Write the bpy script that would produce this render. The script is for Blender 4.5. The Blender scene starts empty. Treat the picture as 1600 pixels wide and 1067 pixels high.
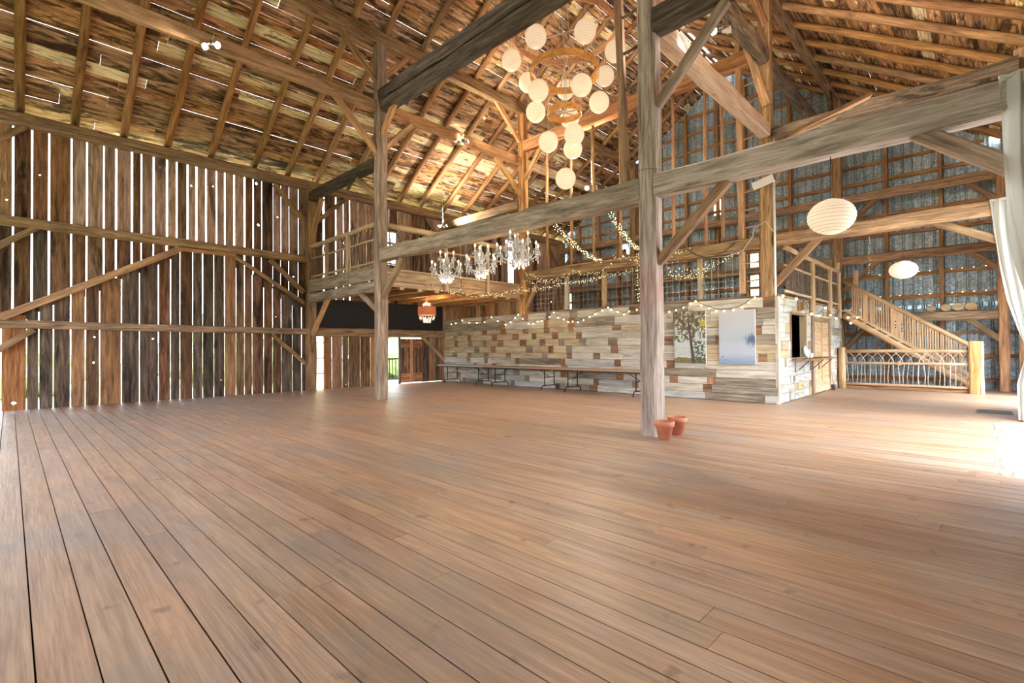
import bpy, math, random
from mathutils import Vector, Matrix, noise

random.seed(7)
R = random.random
def U(a, b): return a + (b - a) * R()
sc = bpy.context.scene
COL = sc.collection

# ------------------------------------------------------------------ camera
F_PX = 767.45; YAW = .7742; PITCH = .0111; ROLL = -.0074
fw = Vector((-math.sin(YAW) * math.cos(PITCH), math.cos(YAW) * math.cos(PITCH), math.sin(PITCH)))
rt = Vector((math.cos(YAW), math.sin(YAW), 0)); up = rt.cross(fw)
rt, up = rt * math.cos(ROLL) + up * math.sin(ROLL), up * math.cos(ROLL) - rt * math.sin(ROLL)
cam = bpy.data.cameras.new('camera')
cam.sensor_width = 36; cam.lens = F_PX / 1600 * 36; cam.clip_start = .05; cam.clip_end = 300
camo = bpy.data.objects.new('camera', cam); COL.objects.link(camo)
camo.matrix_world = Matrix(((rt.x, up.x, -fw.x, 0), (rt.y, up.y, -fw.y, 0), (rt.z, up.z, -fw.z, 1.2), (0, 0, 0, 1)))
sc.camera = camo

# ------------------------------------------------------------------ world, exposure
w = bpy.data.worlds.new('sky'); sc.world = w; w.use_nodes = True
nt = w.node_tree; bg = nt.nodes['Background']
tc = nt.nodes.new('ShaderNodeTexCoord'); sx = nt.nodes.new('ShaderNodeSeparateXYZ'); rp = nt.nodes.new('ShaderNodeValToRGB')
nt.links.new(tc.outputs['Generated'], sx.inputs[0]); nt.links.new(sx.outputs['Z'], rp.inputs[0]); nt.links.new(rp.outputs[0], bg.inputs[0])
rp.color_ramp.elements[0].position = 0; rp.color_ramp.elements[0].color = (.88, .93, 1, 1)
rp.color_ramp.elements[1].position = 1; rp.color_ramp.elements[1].color = (.74, .86, 1, 1)
bg.inputs[1].default_value = 7.0
sc.view_settings.view_transform = 'Standard'; sc.view_settings.look = 'None'
sc.view_settings.gamma = 1; sc.view_settings.use_curve_mapping = False
sc.view_settings.exposure = 0.9
sc.cycles.max_bounces = 10; sc.cycles.diffuse_bounces = 6; sc.cycles.sample_clamp_indirect = 6
sc.cycles.caustics_reflective = False; sc.cycles.caustics_refractive = False

def lamp(name, kind, loc, power, color, size=.1, target=None, angle=None):
    l = bpy.data.lights.new(name, kind); l.energy = power; l.color = color
    o = bpy.data.objects.new(name, l); COL.objects.link(o); o.location = loc
    if kind == 'AREA': l.shape = 'RECTANGLE'; l.size = size[0]; l.size_y = size[1]
    else: l.shadow_soft_size = size
    if target: o.rotation_euler = (Vector(target) - Vector(loc)).to_track_quat('-Z', 'Y').to_euler()
    if angle: l.spot_size = angle; l.spot_blend = .7
    return o

# hazy low sun standing off to the right, beyond the big doorway
sl = bpy.data.lights.new('sun', 'SUN'); sl.energy = 1.6; sl.angle = math.radians(32); sl.color = (1, .97, .93)
so = bpy.data.objects.new('sun', sl); COL.objects.link(so); so.rotation_euler = Vector((-1, .1, -.46)).to_track_quat('-Z', 'Y').to_euler()

# ------------------------------------------------------------------ materials
def new_mat(name):
    m = bpy.data.materials.new(name); m.use_nodes = True
    return m, m.node_tree, m.node_tree.nodes['Principled BSDF']
def N(nt, t, **k):
    n = nt.nodes.new(t)
    for a, b in k.items(): setattr(n, a, b)
    return n
def ramp(nt, src, stops, interp='LINEAR'):
    r = N(nt, 'ShaderNodeValToRGB'); r.color_ramp.interpolation = interp
    e = r.color_ramp.elements
    while len(e) < len(stops): e.new(.5)
    for x, (p, c) in zip(e, stops): x.position = p; x.color = (c[0], c[1], c[2], 1) if not isinstance(c, float) else (c, c, c, 1)
    nt.links.new(src, r.inputs[0]); return r.outputs[0]
def mix(nt, fac, a, b, mode='MIX'):
    m = N(nt, 'ShaderNodeMix', data_type='RGBA', blend_type=mode)
    for s, v in ((m.inputs[0], fac), (m.inputs[6], a), (m.inputs[7], b)):
        if hasattr(v, 'links') or isinstance(v, bpy.types.NodeSocket): nt.links.new(v, s)
        elif isinstance(v, (int, float)): s.default_value = v
        else: s.default_value = (v[0], v[1], v[2], 1)
    return m.outputs[2]
def S(r, g, b):   # sRGB 0-255 to linear
    return tuple(((c / 255 + .055) / 1.055) ** 2.4 if c > 10 else c / 255 / 12.92 for c in (r, g, b))

def wood(name, cols, rough=.75, grain=1.0, dark=None, dark_amt=0, dark_scale=2.2, pale=None, pale_amt=0, pale_scale=1.5, vary=.25, hue=.009, bump=.25, spec=.25, extra=None, gain=1.3, sat=1.0, crack=.5):
    m, nt, b = new_mat(name)
    tc = N(nt, 'ShaderNodeTexCoord'); oi = N(nt, 'ShaderNodeObjectInfo')
    mul = N(nt, 'ShaderNodeMath', operation='MULTIPLY'); nt.links.new(oi.outputs['Random'], mul.inputs[0]); mul.inputs[1].default_value = 83.0
    add = N(nt, 'ShaderNodeVectorMath', operation='ADD'); nt.links.new(tc.outputs['Object'], add.inputs[0]); nt.links.new(mul.outputs[0], add.inputs[1])
    def tex(scale, detail, sv=(1, 1, 1), dist=0.0, rgh=.6):
        mp = N(nt, 'ShaderNodeMapping'); mp.inputs['Scale'].default_value = sv; nt.links.new(add.outputs[0], mp.inputs[0])
        t = N(nt, 'ShaderNodeTexNoise'); t.inputs['Scale'].default_value = scale; t.inputs['Detail'].default_value = detail
        t.inputs['Roughness'].default_value = rgh; t.inputs['Distortion'].default_value = dist
        nt.links.new(mp.outputs[0], t.inputs[0]); return t.outputs[0]
    g1 = tex(15 * grain, 6, (.1, 1, 1), .6)
    c = ramp(nt, g1, [(.3, cols[0]), (.52, cols[1]), (.72, cols[2])])
    g2 = tex(40 * grain, 3, (.05, 1, 1))
    c = mix(nt, .45, c, ramp(nt, g2, [(.3, .62), (.65, 1.2)]), 'MULTIPLY')
    ck = tex(26 * grain, 2, (.035, 1, 1), .3)
    c = mix(nt, crack, c, ramp(nt, ck, [(.45, 1.0), (.495, .3), (.54, 1.0)]), 'MULTIPLY')
    big = tex(1.1, 2, (.5, 1, 1))
    c = mix(nt, .5, c, ramp(nt, big, [(.3, .75), (.7, 1.25)]), 'MULTIPLY')
    if pale:
        p = tex(pale_scale, 6, (.45, 1.6, 1.6), .4, .7)
        lo = .66 - pale_amt * .3
        c = mix(nt, ramp(nt, p, [(lo, .0), (lo + .05, .85)]), c, pale)
    if dark:
        d = tex(dark_scale, 6, (.28, 1.3, 1.3), .6, .68)
        lo = .66 - dark_amt * .3
        c = mix(nt, ramp(nt, d, [(lo, .0), (lo + .1, .85)]), c, dark)
    if extra: c = extra(nt, tc, add, c)
    hs = N(nt, 'ShaderNodeHueSaturation'); nt.links.new(c, hs.inputs['Color'])
    for sock, a, bb, salt in (('Value', gain * (1 - vary), gain * (1 + vary), 7.13), ('Hue', .502 - hue, .502 + hue, 3.7), ('Saturation', .8 * sat, 1.0 * sat, 5.1)):
        m1 = N(nt, 'ShaderNodeMath', operation='MULTIPLY'); m1.inputs[1].default_value = salt * 11; nt.links.new(oi.outputs['Random'], m1.inputs[0])
        m2 = N(nt, 'ShaderNodeMath', operation='FRACT'); nt.links.new(m1.outputs[0], m2.inputs[0])
        m3 = N(nt, 'ShaderNodeMapRange'); m3.inputs[3].default_value = a; m3.inputs[4].default_value = bb; nt.links.new(m2.outputs[0], m3.inputs[0])
        nt.links.new(m3.outputs[0], hs.inputs[sock])
    nt.links.new(hs.outputs[0], b.inputs['Base Color'])
    b.inputs['Roughness'].default_value = rough; b.inputs['Specular IOR Level'].default_value = spec
    bp = N(nt, 'ShaderNodeBump'); bp.inputs['Strength'].default_value = bump; bp.inputs['Distance'].default_value = .01
    nt.links.new(g2, bp.inputs['Height']); nt.links.new(bp.outputs[0], b.inputs['Normal'])
    return m

def plain(name, col, rough=.6, metal=0, emit=None, es=0, noise_amt=0, nscale=8):
    m, nt, b = new_mat(name)
    b.inputs['Base Color'].default_value = (*col, 1); b.inputs['Roughness'].default_value = rough; b.inputs['Metallic'].default_value = metal
    if noise_amt:
        tc = N(nt, 'ShaderNodeTexCoord'); t = N(nt, 'ShaderNodeTexNoise'); t.inputs['Scale'].default_value = nscale; t.inputs['Detail'].default_value = 5
        nt.links.new(tc.outputs['Object'], t.inputs[0])
        c = mix(nt, noise_amt, col, ramp(nt, t.outputs[0], [(.3, .4), (.7, 1.5)]), 'MULTIPLY'); nt.links.new(c, b.inputs['Base Color'])
    if emit: b.inputs['Emission Color'].default_value = (*emit, 1); b.inputs['Emission Strength'].default_value = es
    return m

M = {}
def floor_wear(nt, tc, add, c):
    mp = N(nt, 'ShaderNodeMapping'); mp.inputs['Scale'].default_value = (.6, 1.2, 1); nt.links.new(tc.outputs['Object'], mp.inputs[0])
    geo = N(nt, 'ShaderNodeNewGeometry')
    t = N(nt, 'ShaderNodeTexNoise'); t.inputs['Scale'].default_value = .55; t.inputs['Detail'].default_value = 6; t.inputs['Roughness'].default_value = .65
    nt.links.new(geo.outputs['Position'], t.inputs[0])
    t2n = N(nt, 'ShaderNodeTexNoise'); t2n.inputs['Scale'].default_value = 5; t2n.inputs['Detail'].default_value = 4; nt.links.new(geo.outputs['Position'], t2n.inputs[0]); t2 = t2n.outputs[0]
    return mix(nt, ramp(nt, t.outputs[0], [(.5, .0), (.68, .7)]), mix(nt, ramp(nt, t2, [(.66, .0), (.72, .55)]), c, S(104, 84, 70)), S(158, 148, 142))
M['floor'] = wood('floor_planks', [S(176, 138, 108), S(196, 156, 124), S(210, 172, 140)], rough=.42, dark=S(148, 128, 112), dark_amt=.15, dark_scale=3, vary=.08, hue=.006, bump=.25, spec=.45, extra=floor_wear, gain=.86, sat=1.06, crack=.22)
M['subfloor'] = plain('dark_subfloor', S(30, 22, 18), .9)
M['barn_brown'] = wood('barn_board_brown', [S(58, 38, 26), S(112, 78, 52), S(150, 110, 76)], dark=S(26, 18, 14), dark_amt=.42, vary=.3, bump=.6)
M['barn_grey'] = wood('barn_board_grey', [S(52, 42, 36), S(98, 80, 66), S(136, 114, 96)], dark=S(24, 19, 16), dark_amt=.42, vary=.3, bump=.6)
M['barn_tan'] = wood('barn_board_tan', [S(104, 66, 38), S(150, 102, 62), S(182, 134, 88)], dark=S(52, 34, 22), dark_amt=.22, vary=.2, bump=.5)
M['barn_rose'] = wood('barn_board_weathered_haze', [S(96, 74, 62), S(140, 112, 96), S(172, 144, 126)], dark=S(46, 36, 32), dark_amt=.3, vary=.18, bump=.5, gain=2.1)  # weathered upper boards, gain raised to paint in bloom from the gaps
M['roof'] = wood('roof_sheathing', [S(104, 70, 42), S(156, 114, 72), S(196, 152, 104)], dark=S(34, 22, 14), dark_amt=.6, dark_scale=5.5, pale=S(222, 196, 146), pale_amt=.2, pale_scale=1.8, vary=.3, bump=.4, gain=1.6)
M['roof_pale'] = wood('roof_sheathing_pale', [S(176, 150, 100), S(218, 198, 148), S(232, 218, 178)], dark=S(52, 36, 22), dark_amt=.4, dark_scale=6, vary=.12, bump=.3, gain=1.5)
M['roof_white'] = wood('roof_patch_whitewashed', [S(200, 190, 160), S(226, 220, 200), S(236, 232, 216)], dark=S(90, 70, 48), dark_amt=.1, vary=.08, bump=.3)
M['rafter'] = wood('rafter_pole', [S(108, 72, 38), S(158, 112, 64), S(184, 136, 84)], dark=S(60, 36, 20), dark_amt=.2, vary=.2)
M['timber_grey'] = wood('timber_grey', [S(112, 94, 78), S(156, 134, 114), S(190, 168, 146)], dark=S(84, 70, 56), dark_amt=.12, dark_scale=7, vary=.06, bump=.7, gain=1.2)
M['timber_pale'] = wood('timber_pale', [S(128, 112, 102), S(174, 157, 146), S(206, 190, 180)], dark=S(96, 84, 72), dark_amt=.12, dark_scale=6, vary=.03, bump=.7, gain=1.15)
M['timber_brown'] = wood('timber_brown', [S(104, 76, 50), S(148, 114, 80), S(184, 148, 108)], dark=S(70, 50, 32), dark_amt=.15, dark_scale=6, vary=.15, bump=.6)
M['timber_orange'] = wood('timber_orange', [S(136, 92, 52), S(180, 128, 78), S(206, 156, 102)], dark=S(90, 58, 32), dark_amt=.15, vary=.15, bump=.5)
M['timber_dark'] = wood('timber_dark', [S(48, 40, 34), S(82, 70, 60), S(112, 98, 84)], dark=S(40, 32, 26), dark_amt=.15, dark_scale=6, vary=.1, bump=.6)
M['lumber'] = wood('framing_lumber', [S(120, 78, 38), S(164, 112, 58), S(190, 136, 78)], dark=S(80, 46, 24), dark_amt=.15, vary=.15)
M['bark'] = wood('bark_edged_timber', [S(76, 62, 50), S(124, 104, 84), S(160, 138, 114)], dark=S(40, 30, 24), dark_amt=.45, dark_scale=4, vary=.08, bump=1, gain=1.0)
M['log'] = wood('peeled_log', [S(190, 148, 106), S(216, 178, 134), S(230, 200, 160)], dark=S(160, 108, 62), dark_amt=.18, dark_scale=5, vary=.08, bump=.2, rough=.6, gain=.92, crack=.22)
M['log_pale'] = wood('peeled_log_pale', [S(200, 176, 142), S(224, 204, 174), S(236, 220, 196)], vary=.06, bump=.3, rough=.6, gain=1.0, crack=.22)
M['twig'] = wood('twig_bark', [S(84, 66, 52), S(116, 94, 76), S(144, 120, 98)], vary=.25, bump=.2, gain=1.0)
M['twig_pale'] = wood('twig_peeled', [S(176, 168, 156), S(200, 192, 180), S(214, 206, 196)], vary=.15, bump=.2, gain=1.0)
M['white_plank'] = wood('plank_old_white_paint', [S(160, 148, 128), S(196, 186, 168), S(216, 208, 192)], dark=S(140, 126, 106), dark_amt=.22, dark_scale=3, vary=.12, bump=.4, gain=1.0, crack=.22)
M['cool_plank'] = wood('plank_chalk_white_paint', [S(166, 162, 152), S(200, 198, 190), S(224, 224, 220)], dark=S(140, 130, 118), dark_amt=.2, dark_scale=3, vary=.1, bump=.4, gain=.85, crack=.22)
M['cream_plank'] = wood('plank_cream_paint', [S(160, 138, 104), S(190, 168, 128), S(208, 190, 154)], dark=S(150, 120, 80), dark_amt=.2, dark_scale=3, vary=.12, bump=.4, gain=1.0, crack=.22)
M['grey_plank'] = wood('plank_bare_grey', [S(116, 104, 88), S(150, 136, 116), S(176, 162, 142)], dark=S(84, 72, 60), dark_amt=.25, vary=.12, bump=.5, gain=1.0)
M['brown_plank'] = wood('plank_bare_brown', [S(98, 68, 44), S(138, 100, 68), S(166, 126, 90)], dark=S(60, 42, 28), dark_amt=.25, vary=.2, bump=.5, gain=1.0)
M['rust_plank'] = wood('plank_rust_brown', [S(128, 90, 58), S(156, 112, 74), S(180, 136, 94)], dark=S(90, 56, 32), dark_amt=.2, vary=.15, bump=.5, gain=1.0)
M['door_wood'] = wood('louvre_wood', [S(186, 146, 104), S(208, 172, 130), S(222, 190, 150)], vary=.08, bump=.2, gain=1.0, crack=.22)
M['door_frame'] = wood('louvre_frame_wood', [S(120, 90, 66), S(156, 124, 96), S(178, 148, 120)], vary=.08, bump=.3, gain=1.0)
M['black_metal'] = plain('black_metal', S(30, 30, 32), .45, .6)
M['table_top'] = plain('table_laminate_grey', S(176, 172, 162), .45, noise_amt=.2)
M['table_top_brown'] = plain('table_laminate_brown', S(168, 134, 104), .4, noise_amt=.25)
M['table_edge'] = plain('table_edge_black', S(34, 38, 40), .5)
M['terracotta'] = plain('terracotta', S(204, 130, 100), .8, noise_amt=.2, nscale=14)
M['soil'] = plain('potting_soil', S(58, 40, 32), 1, noise_amt=.7, nscale=60)
M['tarp'] = plain('black_tarp', S(24, 20, 18), .75, noise_amt=.5, nscale=1.5)
M['cable'] = plain('white_cable', S(210, 205, 195), .5)
M['wire_dark'] = plain('dark_wire', S(40, 44, 34), .6)
M['wire_green'] = plain('green_wire', S(48, 62, 40), .6)
M['mesh_wire'] = plain('galvanised_wire', S(180, 180, 176), .4, .7)
M['steel'] = plain('steel', S(150, 150, 150), .35, .9)
M['white_plastic'] = plain('white_plastic', S(232, 228, 220), .5)
M['green_glaze'] = plain('pale_green_glaze', S(196, 214, 196), .2)
M['white_glaze'] = plain('white_glaze', S(235, 232, 226), .2)
M['grate'] = plain('grate_iron', S(96, 92, 86), .6, .4)
M['hoop'] = wood('bentwood', [S(196, 124, 60), S(222, 152, 82), S(232, 170, 102)], vary=.05, bump=.15, rough=.5, gain=1.35, crack=.22)
M['slice_face'] = wood('wood_slice', [S(184, 146, 100), S(206, 172, 126), S(220, 190, 146)], vary=.06, gain=1.0)
M['concrete'] = plain('pale_concrete', S(206, 202, 194), .8, noise_amt=.15, nscale=3)
M['grass'] = plain('grass', S(176, 186, 140), 1, noise_amt=.4, nscale=6)
M['leaves'] = plain('leaves', S(178, 186, 146), .8, noise_amt=.5, nscale=5)
M['bulb'] = plain('warm_bulb', S(255, 240, 205), .4, emit=S(255, 230, 184), es=5)
M['flame'] = plain('candle_bulb', S(255, 240, 205), .4, emit=S(255, 214, 150), es=10)
M['flood'] = plain('flood_bulb', (1, 1, 1), .4, emit=S(255, 240, 214), es=40)
M['drum_shade'] = None
M['fascia'] = wood('loft_fascia_board', [S(140, 108, 72), S(180, 144, 100), S(204, 170, 124)], dark=S(110, 80, 52), dark_amt=.12, vary=.06, bump=.3, gain=1.1)
# glass
m, nt, b = new_mat('clear_crystal'); M['crystal'] = m
b.inputs['Base Color'].default_value = (.95, .97, 1, 1); b.inputs['Roughness'].default_value = .08; b.inputs['Transmission Weight'].default_value = .45; b.inputs['IOR'].default_value = 1.5
m, nt, b = new_mat('window_glass'); M['glass'] = m
b.inputs['Base Color'].default_value = (.96, .98, 1, 1); b.inputs['Roughness'].default_value = .02; b.inputs['Transmission Weight'].default_value = 1; b.inputs['IOR'].default_value = 1.05
# translucent things: paper, frosted panel, curtain
def translucent(name, col, t=.5, rough=.9, emit=None, es=0, ribs=None):
    m, nt, b = new_mat(name); out = nt.nodes['Material Output']
    b.inputs['Base Color'].default_value = (*col, 1); b.inputs['Roughness'].default_value = rough
    if emit: b.inputs['Emission Color'].default_value = (*emit, 1); b.inputs['Emission Strength'].default_value = es
    tr = N(nt, 'ShaderNodeBsdfTranslucent'); tr.inputs[0].default_value = (*col, 1)
    mx = N(nt, 'ShaderNodeMixShader'); mx.inputs[0].default_value = t
    nt.links.new(b.outputs[0], mx.inputs[1]); nt.links.new(tr.outputs[0], mx.inputs[2]); nt.links.new(mx.outputs[0], out.inputs[0])
    return m
M['paper'] = translucent('paper_lantern_skin', S(252, 244, 228), .4, emit=S(255, 238, 214), es=.1)
M['paper_big'] = translucent('white_paper_skin', S(246, 236, 222), .35, emit=S(255, 234, 212), es=.06)
M['frost'] = translucent('frosted_panel', S(250, 238, 214), .85)
M['curtain'] = translucent('white_voile', S(214, 214, 208), .35)
M['shade'] = translucent('copper_fabric_shade', S(176, 122, 92), .3, emit=S(220, 150, 100), es=.12)
# corrugated metal
m, nt, b = new_mat('galvanised_sheet'); M['metal'] = m
tc = N(nt, 'ShaderNodeTexCoord'); oi = N(nt, 'ShaderNodeObjectInfo')
mu = N(nt, 'ShaderNodeMath', operation='MULTIPLY'); mu.inputs[1].default_value = 61; nt.links.new(oi.outputs['Random'], mu.inputs[0])
ad = N(nt, 'ShaderNodeVectorMath', operation='ADD'); nt.links.new(tc.outputs['Object'], ad.inputs[0]); nt.links.new(mu.outputs[0], ad.inputs[1])
v = N(nt, 'ShaderNodeTexVoronoi'); v.inputs['Scale'].default_value = 22; nt.links.new(ad.outputs[0], v.inputs[0])
n1 = N(nt, 'ShaderNodeTexNoise'); n1.inputs['Scale'].default_value = 3; n1.inputs['Detail'].default_value = 6; nt.links.new(ad.outputs[0], n1.inputs[0])
c = ramp(nt, v.outputs['Color'], [(.1, S(140, 160, 172)), (.5, S(172, 190, 200)), (.9, S(214, 222, 226))])
mpv = N(nt, 'ShaderNodeMapping'); mpv.inputs['Scale'].default_value = (26, 1, .5); nt.links.new(ad.outputs[0], mpv.inputs[0])
nv = N(nt, 'ShaderNodeTexNoise'); nv.inputs['Scale'].default_value = 1.6; nv.inputs['Detail'].default_value = 4; nt.links.new(mpv.outputs[0], nv.inputs[0])
c = mix(nt, .8, c, ramp(nt, nv.outputs[0], [(.35, .72), (.62, 1.15)]), 'MULTIPLY')
c = mix(nt, ramp(nt, n1.outputs[0], [(.52, 0.0), (.72, .5)]), c, S(132, 126, 100))
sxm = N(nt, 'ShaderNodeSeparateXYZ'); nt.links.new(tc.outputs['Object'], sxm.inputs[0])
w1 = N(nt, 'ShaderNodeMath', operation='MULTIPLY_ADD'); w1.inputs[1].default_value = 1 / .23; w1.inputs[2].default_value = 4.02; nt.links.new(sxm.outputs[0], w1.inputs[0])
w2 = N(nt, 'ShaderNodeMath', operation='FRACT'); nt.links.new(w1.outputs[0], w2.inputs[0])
c = mix(nt, .75, c, ramp(nt, w2.outputs[0], [(.0, .25), (.06, .3), (.09, 1.0), (.97, 1.0)]), 'MULTIPLY')   # painted shade lines so the ribs read in flat frontal light
hs = N(nt, 'ShaderNodeHueSaturation'); nt.links.new(c, hs.inputs['Color']); mr = N(nt, 'ShaderNodeMapRange'); mr.inputs[3].default_value = .75; mr.inputs[4].default_value = 1.2
nt.links.new(oi.outputs['Random'], mr.inputs[0]); nt.links.new(mr.outputs[0], hs.inputs['Value']); nt.links.new(hs.outputs[0], b.inputs['Base Color'])
b.inputs['Metallic'].default_value = .15; b.inputs['Roughness'].default_value = .5
# printed canvases use a colour attribute
m, nt, b = new_mat('printed_canvas'); M['print'] = m
at = N(nt, 'ShaderNodeVertexColor'); at.layer_name = 'Col'; nt.links.new(at.outputs[0], b.inputs['Base Color']); b.inputs['Roughness'].default_value = .6

# ------------------------------------------------------------------ builders
def mesh(name, verts, faces, mat=None, smooth=False):
    me = bpy.data.meshes.new(name); me.from_pydata([tuple(v) for v in verts], [], faces)
    if mat: me.materials.append(mat)
    if smooth: me.polygons.foreach_set('use_smooth', [True] * len(me.polygons))
    me.update(); return me
def put(name, me, parent=None, mw=None, kind=None):
    o = bpy.data.objects.new(name, me); COL.objects.link(o)
    mw = mw or Matrix()
    if parent is not None:
        o.parent = parent; o.matrix_parent_inverse = base_of(parent).inverted()
    o.matrix_basis = mw
    o['_'] = 0; del o['_']
    BASE[o.name] = mw
    if kind: o['kind'] = kind
    return o
BASE = {}
def base_of(o): return BASE[o.name]
def tag(o, label=None, cat=None, group=None, kind=None):
    if label: o['label'] = label
    if cat: o['category'] = cat
    if group: o['group'] = group
    if kind: o['kind'] = kind
    return o
def empty(name, loc=(0, 0, 0), label=None, cat=None, group=None, kind=None, parent=None):
    o = bpy.data.objects.new(name, None); COL.objects.link(o); o.empty_display_size = .1
    mw = Matrix.Translation(loc); BASE[o.name] = mw
    if parent is not None: o.parent = parent; o.matrix_parent_inverse = base_of(parent).inverted()
    o.matrix_basis = mw
    return tag(o, label, cat, group, kind)
def frame(p0, p1, upv=(0, 0, 1)):
    p0 = Vector(p0); p1 = Vector(p1); x = (p1 - p0).normalized(); u = Vector(upv)
    if abs(x.dot(u)) > .98: u = Vector((0, 1, 0))
    y = u.cross(x).normalized(); z = x.cross(y); c = (p0 + p1) / 2
    return Matrix(((x.x, y.x, z.x, c.x), (x.y, y.y, z.y, c.y), (x.z, y.z, z.z, c.z), (0, 0, 0, 1))), (p1 - p0).length
BOX = {}
def box_mesh(L, w, h, mat):
    k = (round(L, 2), round(w, 3), round(h, 3), mat.name)
    if k not in BOX:
        a, b, c = L / 2, w / 2, h / 2
        v = [(x, y, z) for x in (-a, a) for y in (-b, b) for z in (-c, c)]
        f = [(0, 1, 3, 2), (4, 6, 7, 5), (0, 4, 5, 1), (2, 3, 7, 6), (0, 2, 6, 4), (1, 5, 7, 3)]
        BOX[k] = mesh('box', v, f, mat)
    return BOX[k]
def plank(name, p0, p1, w, t, mat, parent=None, upv=(0, 0, 1), kind=None):
    """straight sawn piece between two points; w across, t along up"""
    mw, L = frame(p0, p1, upv)
    return put(name, box_mesh(L, w, t, mat), parent, mw, kind)
def block(name, lo, hi, mat, parent=None, kind=None):
    c = [(a + b) / 2 for a, b in zip(lo, hi)]; d = [abs(b - a) for a, b in zip(lo, hi)]
    ax = max(range(3), key=lambda i: d[i])
    if ax == 0: p0, p1, w, t, u = (lo[0], c[1], c[2]), (hi[0], c[1], c[2]), d[1], d[2], (0, 0, 1)
    elif ax == 1: p0, p1, w, t, u = (c[0], lo[1], c[2]), (c[0], hi[1], c[2]), d[0], d[2], (0, 0, 1)
    else: p0, p1, w, t, u = (c[0], c[1], lo[2]), (c[0], c[1], hi[2]), d[0], d[1], (0, 1, 0)
    return plank(name, p0, p1, w, t, mat, parent, u, kind)
def beam_mesh(L, w, h, mat, rough=.012, bow=.0, cham=.14, seg=.45):
    """hewn timber: chamfered, slightly uneven"""
    n = max(3, int(L / seg)); vs = []; fs = []; ch = cham * min(w, h)
    prof = [(-w/2+ch, -h/2), (w/2-ch, -h/2), (w/2, -h/2+ch), (w/2, h/2-ch), (w/2-ch, h/2), (-w/2+ch, h/2), (-w/2, h/2-ch), (-w/2, -h/2+ch)]
    for i in range(n + 1):
        x = -L/2 + L * i / n; b = bow * math.sin(math.pi * i / n); oy = U(-rough, rough) * .5; oz = U(-rough, rough) * .5
        for (y, z) in prof:
            vs.append((x, y + oy + U(-rough, rough) * .5, z + oz + b + U(-rough, rough) * .5))
    for i in range(n):
        for j in range(8): a = i * 8 + j; k = i * 8 + (j + 1) % 8; fs.append((a, k, k + 8, a + 8))
    fs.append(tuple(range(8))[::-1]); fs.append(tuple(n * 8 + j for j in range(8)))
    return mesh('timber', vs, fs, mat)
def beam(name, p0, p1, w, h, mat, parent=None, rough=.012, bow=0, upv=(0, 0, 1), **k):
    mw, L = frame(p0, p1, upv)
    return put(name, beam_mesh(L, w, h, mat, rough, bow, **k), parent, mw)
def tube_mesh(pts, r, mat, n=8, name='tube', closed=False, r1=None, smooth=True):
    pts = [Vector(p) for p in pts]; vs = []; fs = []; m = len(pts)
    prev = None
    for i, p in enumerate(pts):
        a = pts[(i - 1) % m] if closed or i > 0 else p; b = pts[(i + 1) % m] if closed or i < m - 1 else p
        d = (b - a).normalized()
        if prev is None:
            prev = d.cross(Vector((0, 0, 1))) if abs(d.z) < .95 else d.cross(Vector((1, 0, 0)))
        prev = (prev - d * prev.dot(d)).normalized(); q = d.cross(prev)
        rr = (r + ((r1 if r1 is not None else r) - r) * i / max(1, m - 1)) if not callable(r) else r(i / max(1, m - 1))
        for j in range(n):
            t = 2 * math.pi * j / n; vs.append(p + prev * math.cos(t) * rr + q * math.sin(t) * rr)
    k = m if closed else m - 1
    for i in range(k):
        for j in range(n):
            a = i * n + j; b = i * n + (j + 1) % n; c2 = ((i + 1) % m) * n + (j + 1) % n; d2 = ((i + 1) % m) * n + j
            fs.append((a, b, c2, d2))
    if not closed: fs.append(tuple(range(n))[::-1]); fs.append(tuple((m - 1) * n + j for j in range(n)))
    return mesh(name, vs, fs, mat, smooth)
def tube(name, pts, r, mat, parent=None, n=8, closed=False, r1=None, kind=None):
    p0 = Vector(pts[0]); loc = [Vector(p) - p0 for p in pts]
    return put(name, tube_mesh(loc, r, mat, n, name, closed, r1), parent, Matrix.Translation(p0), kind)
def pole(name, p0, p1, r, mat, parent=None, n=10, r1=None, rough=.08, seg=.5, bow=0):
    mw, L = frame(p0, p1); k = max(2, int(L / seg)); pts = []; r1 = r if r1 is None else r1
    for i in range(k + 1): pts.append(Vector((-L/2 + L*i/k, U(-r, r) * rough, U(-r, r) * rough + bow * math.sin(math.pi * i / k))))
    rr = [(r + (r1 - r) * i / k) * U(1 - rough * .6, 1 + rough * .6) for i in range(k + 1)]
    return put(name, tube_mesh(pts, lambda t: rr[min(k, int(round(t * k)))], mat, n), parent, mw)
def lathe_mesh(prof, mat, n=20, smooth=True, name='lathe'):
    vs = []; fs = []
    for r, z in prof:
        for j in range(n): t = 2*math.pi*j/n; vs.append((r*math.cos(t), r*math.sin(t), z))
    for i in range(len(prof)-1):
        for j in range(n): a = i*n+j; b = i*n+(j+1)%n; fs.append((a, b, b+n, a+n))
    return mesh(name, vs, fs, mat, smooth)
def merge(list_of_boxes, mat, name):
    """many (lo,hi) boxes in one mesh"""
    vs = []; fs = []
    for lo, hi in list_of_boxes:
        k = len(vs); vs += [(x, y, z) for x in (lo[0], hi[0]) for y in (lo[1], hi[1]) for z in (lo[2], hi[2])]
        fs += [tuple(k + i for i in f) for f in ((0, 1, 3, 2), (4, 6, 7, 5), (0, 4, 5, 1), (2, 3, 7, 6), (0, 2, 6, 4), (1, 5, 7, 3))]
    return mesh(name, vs, fs, mat)
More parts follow.
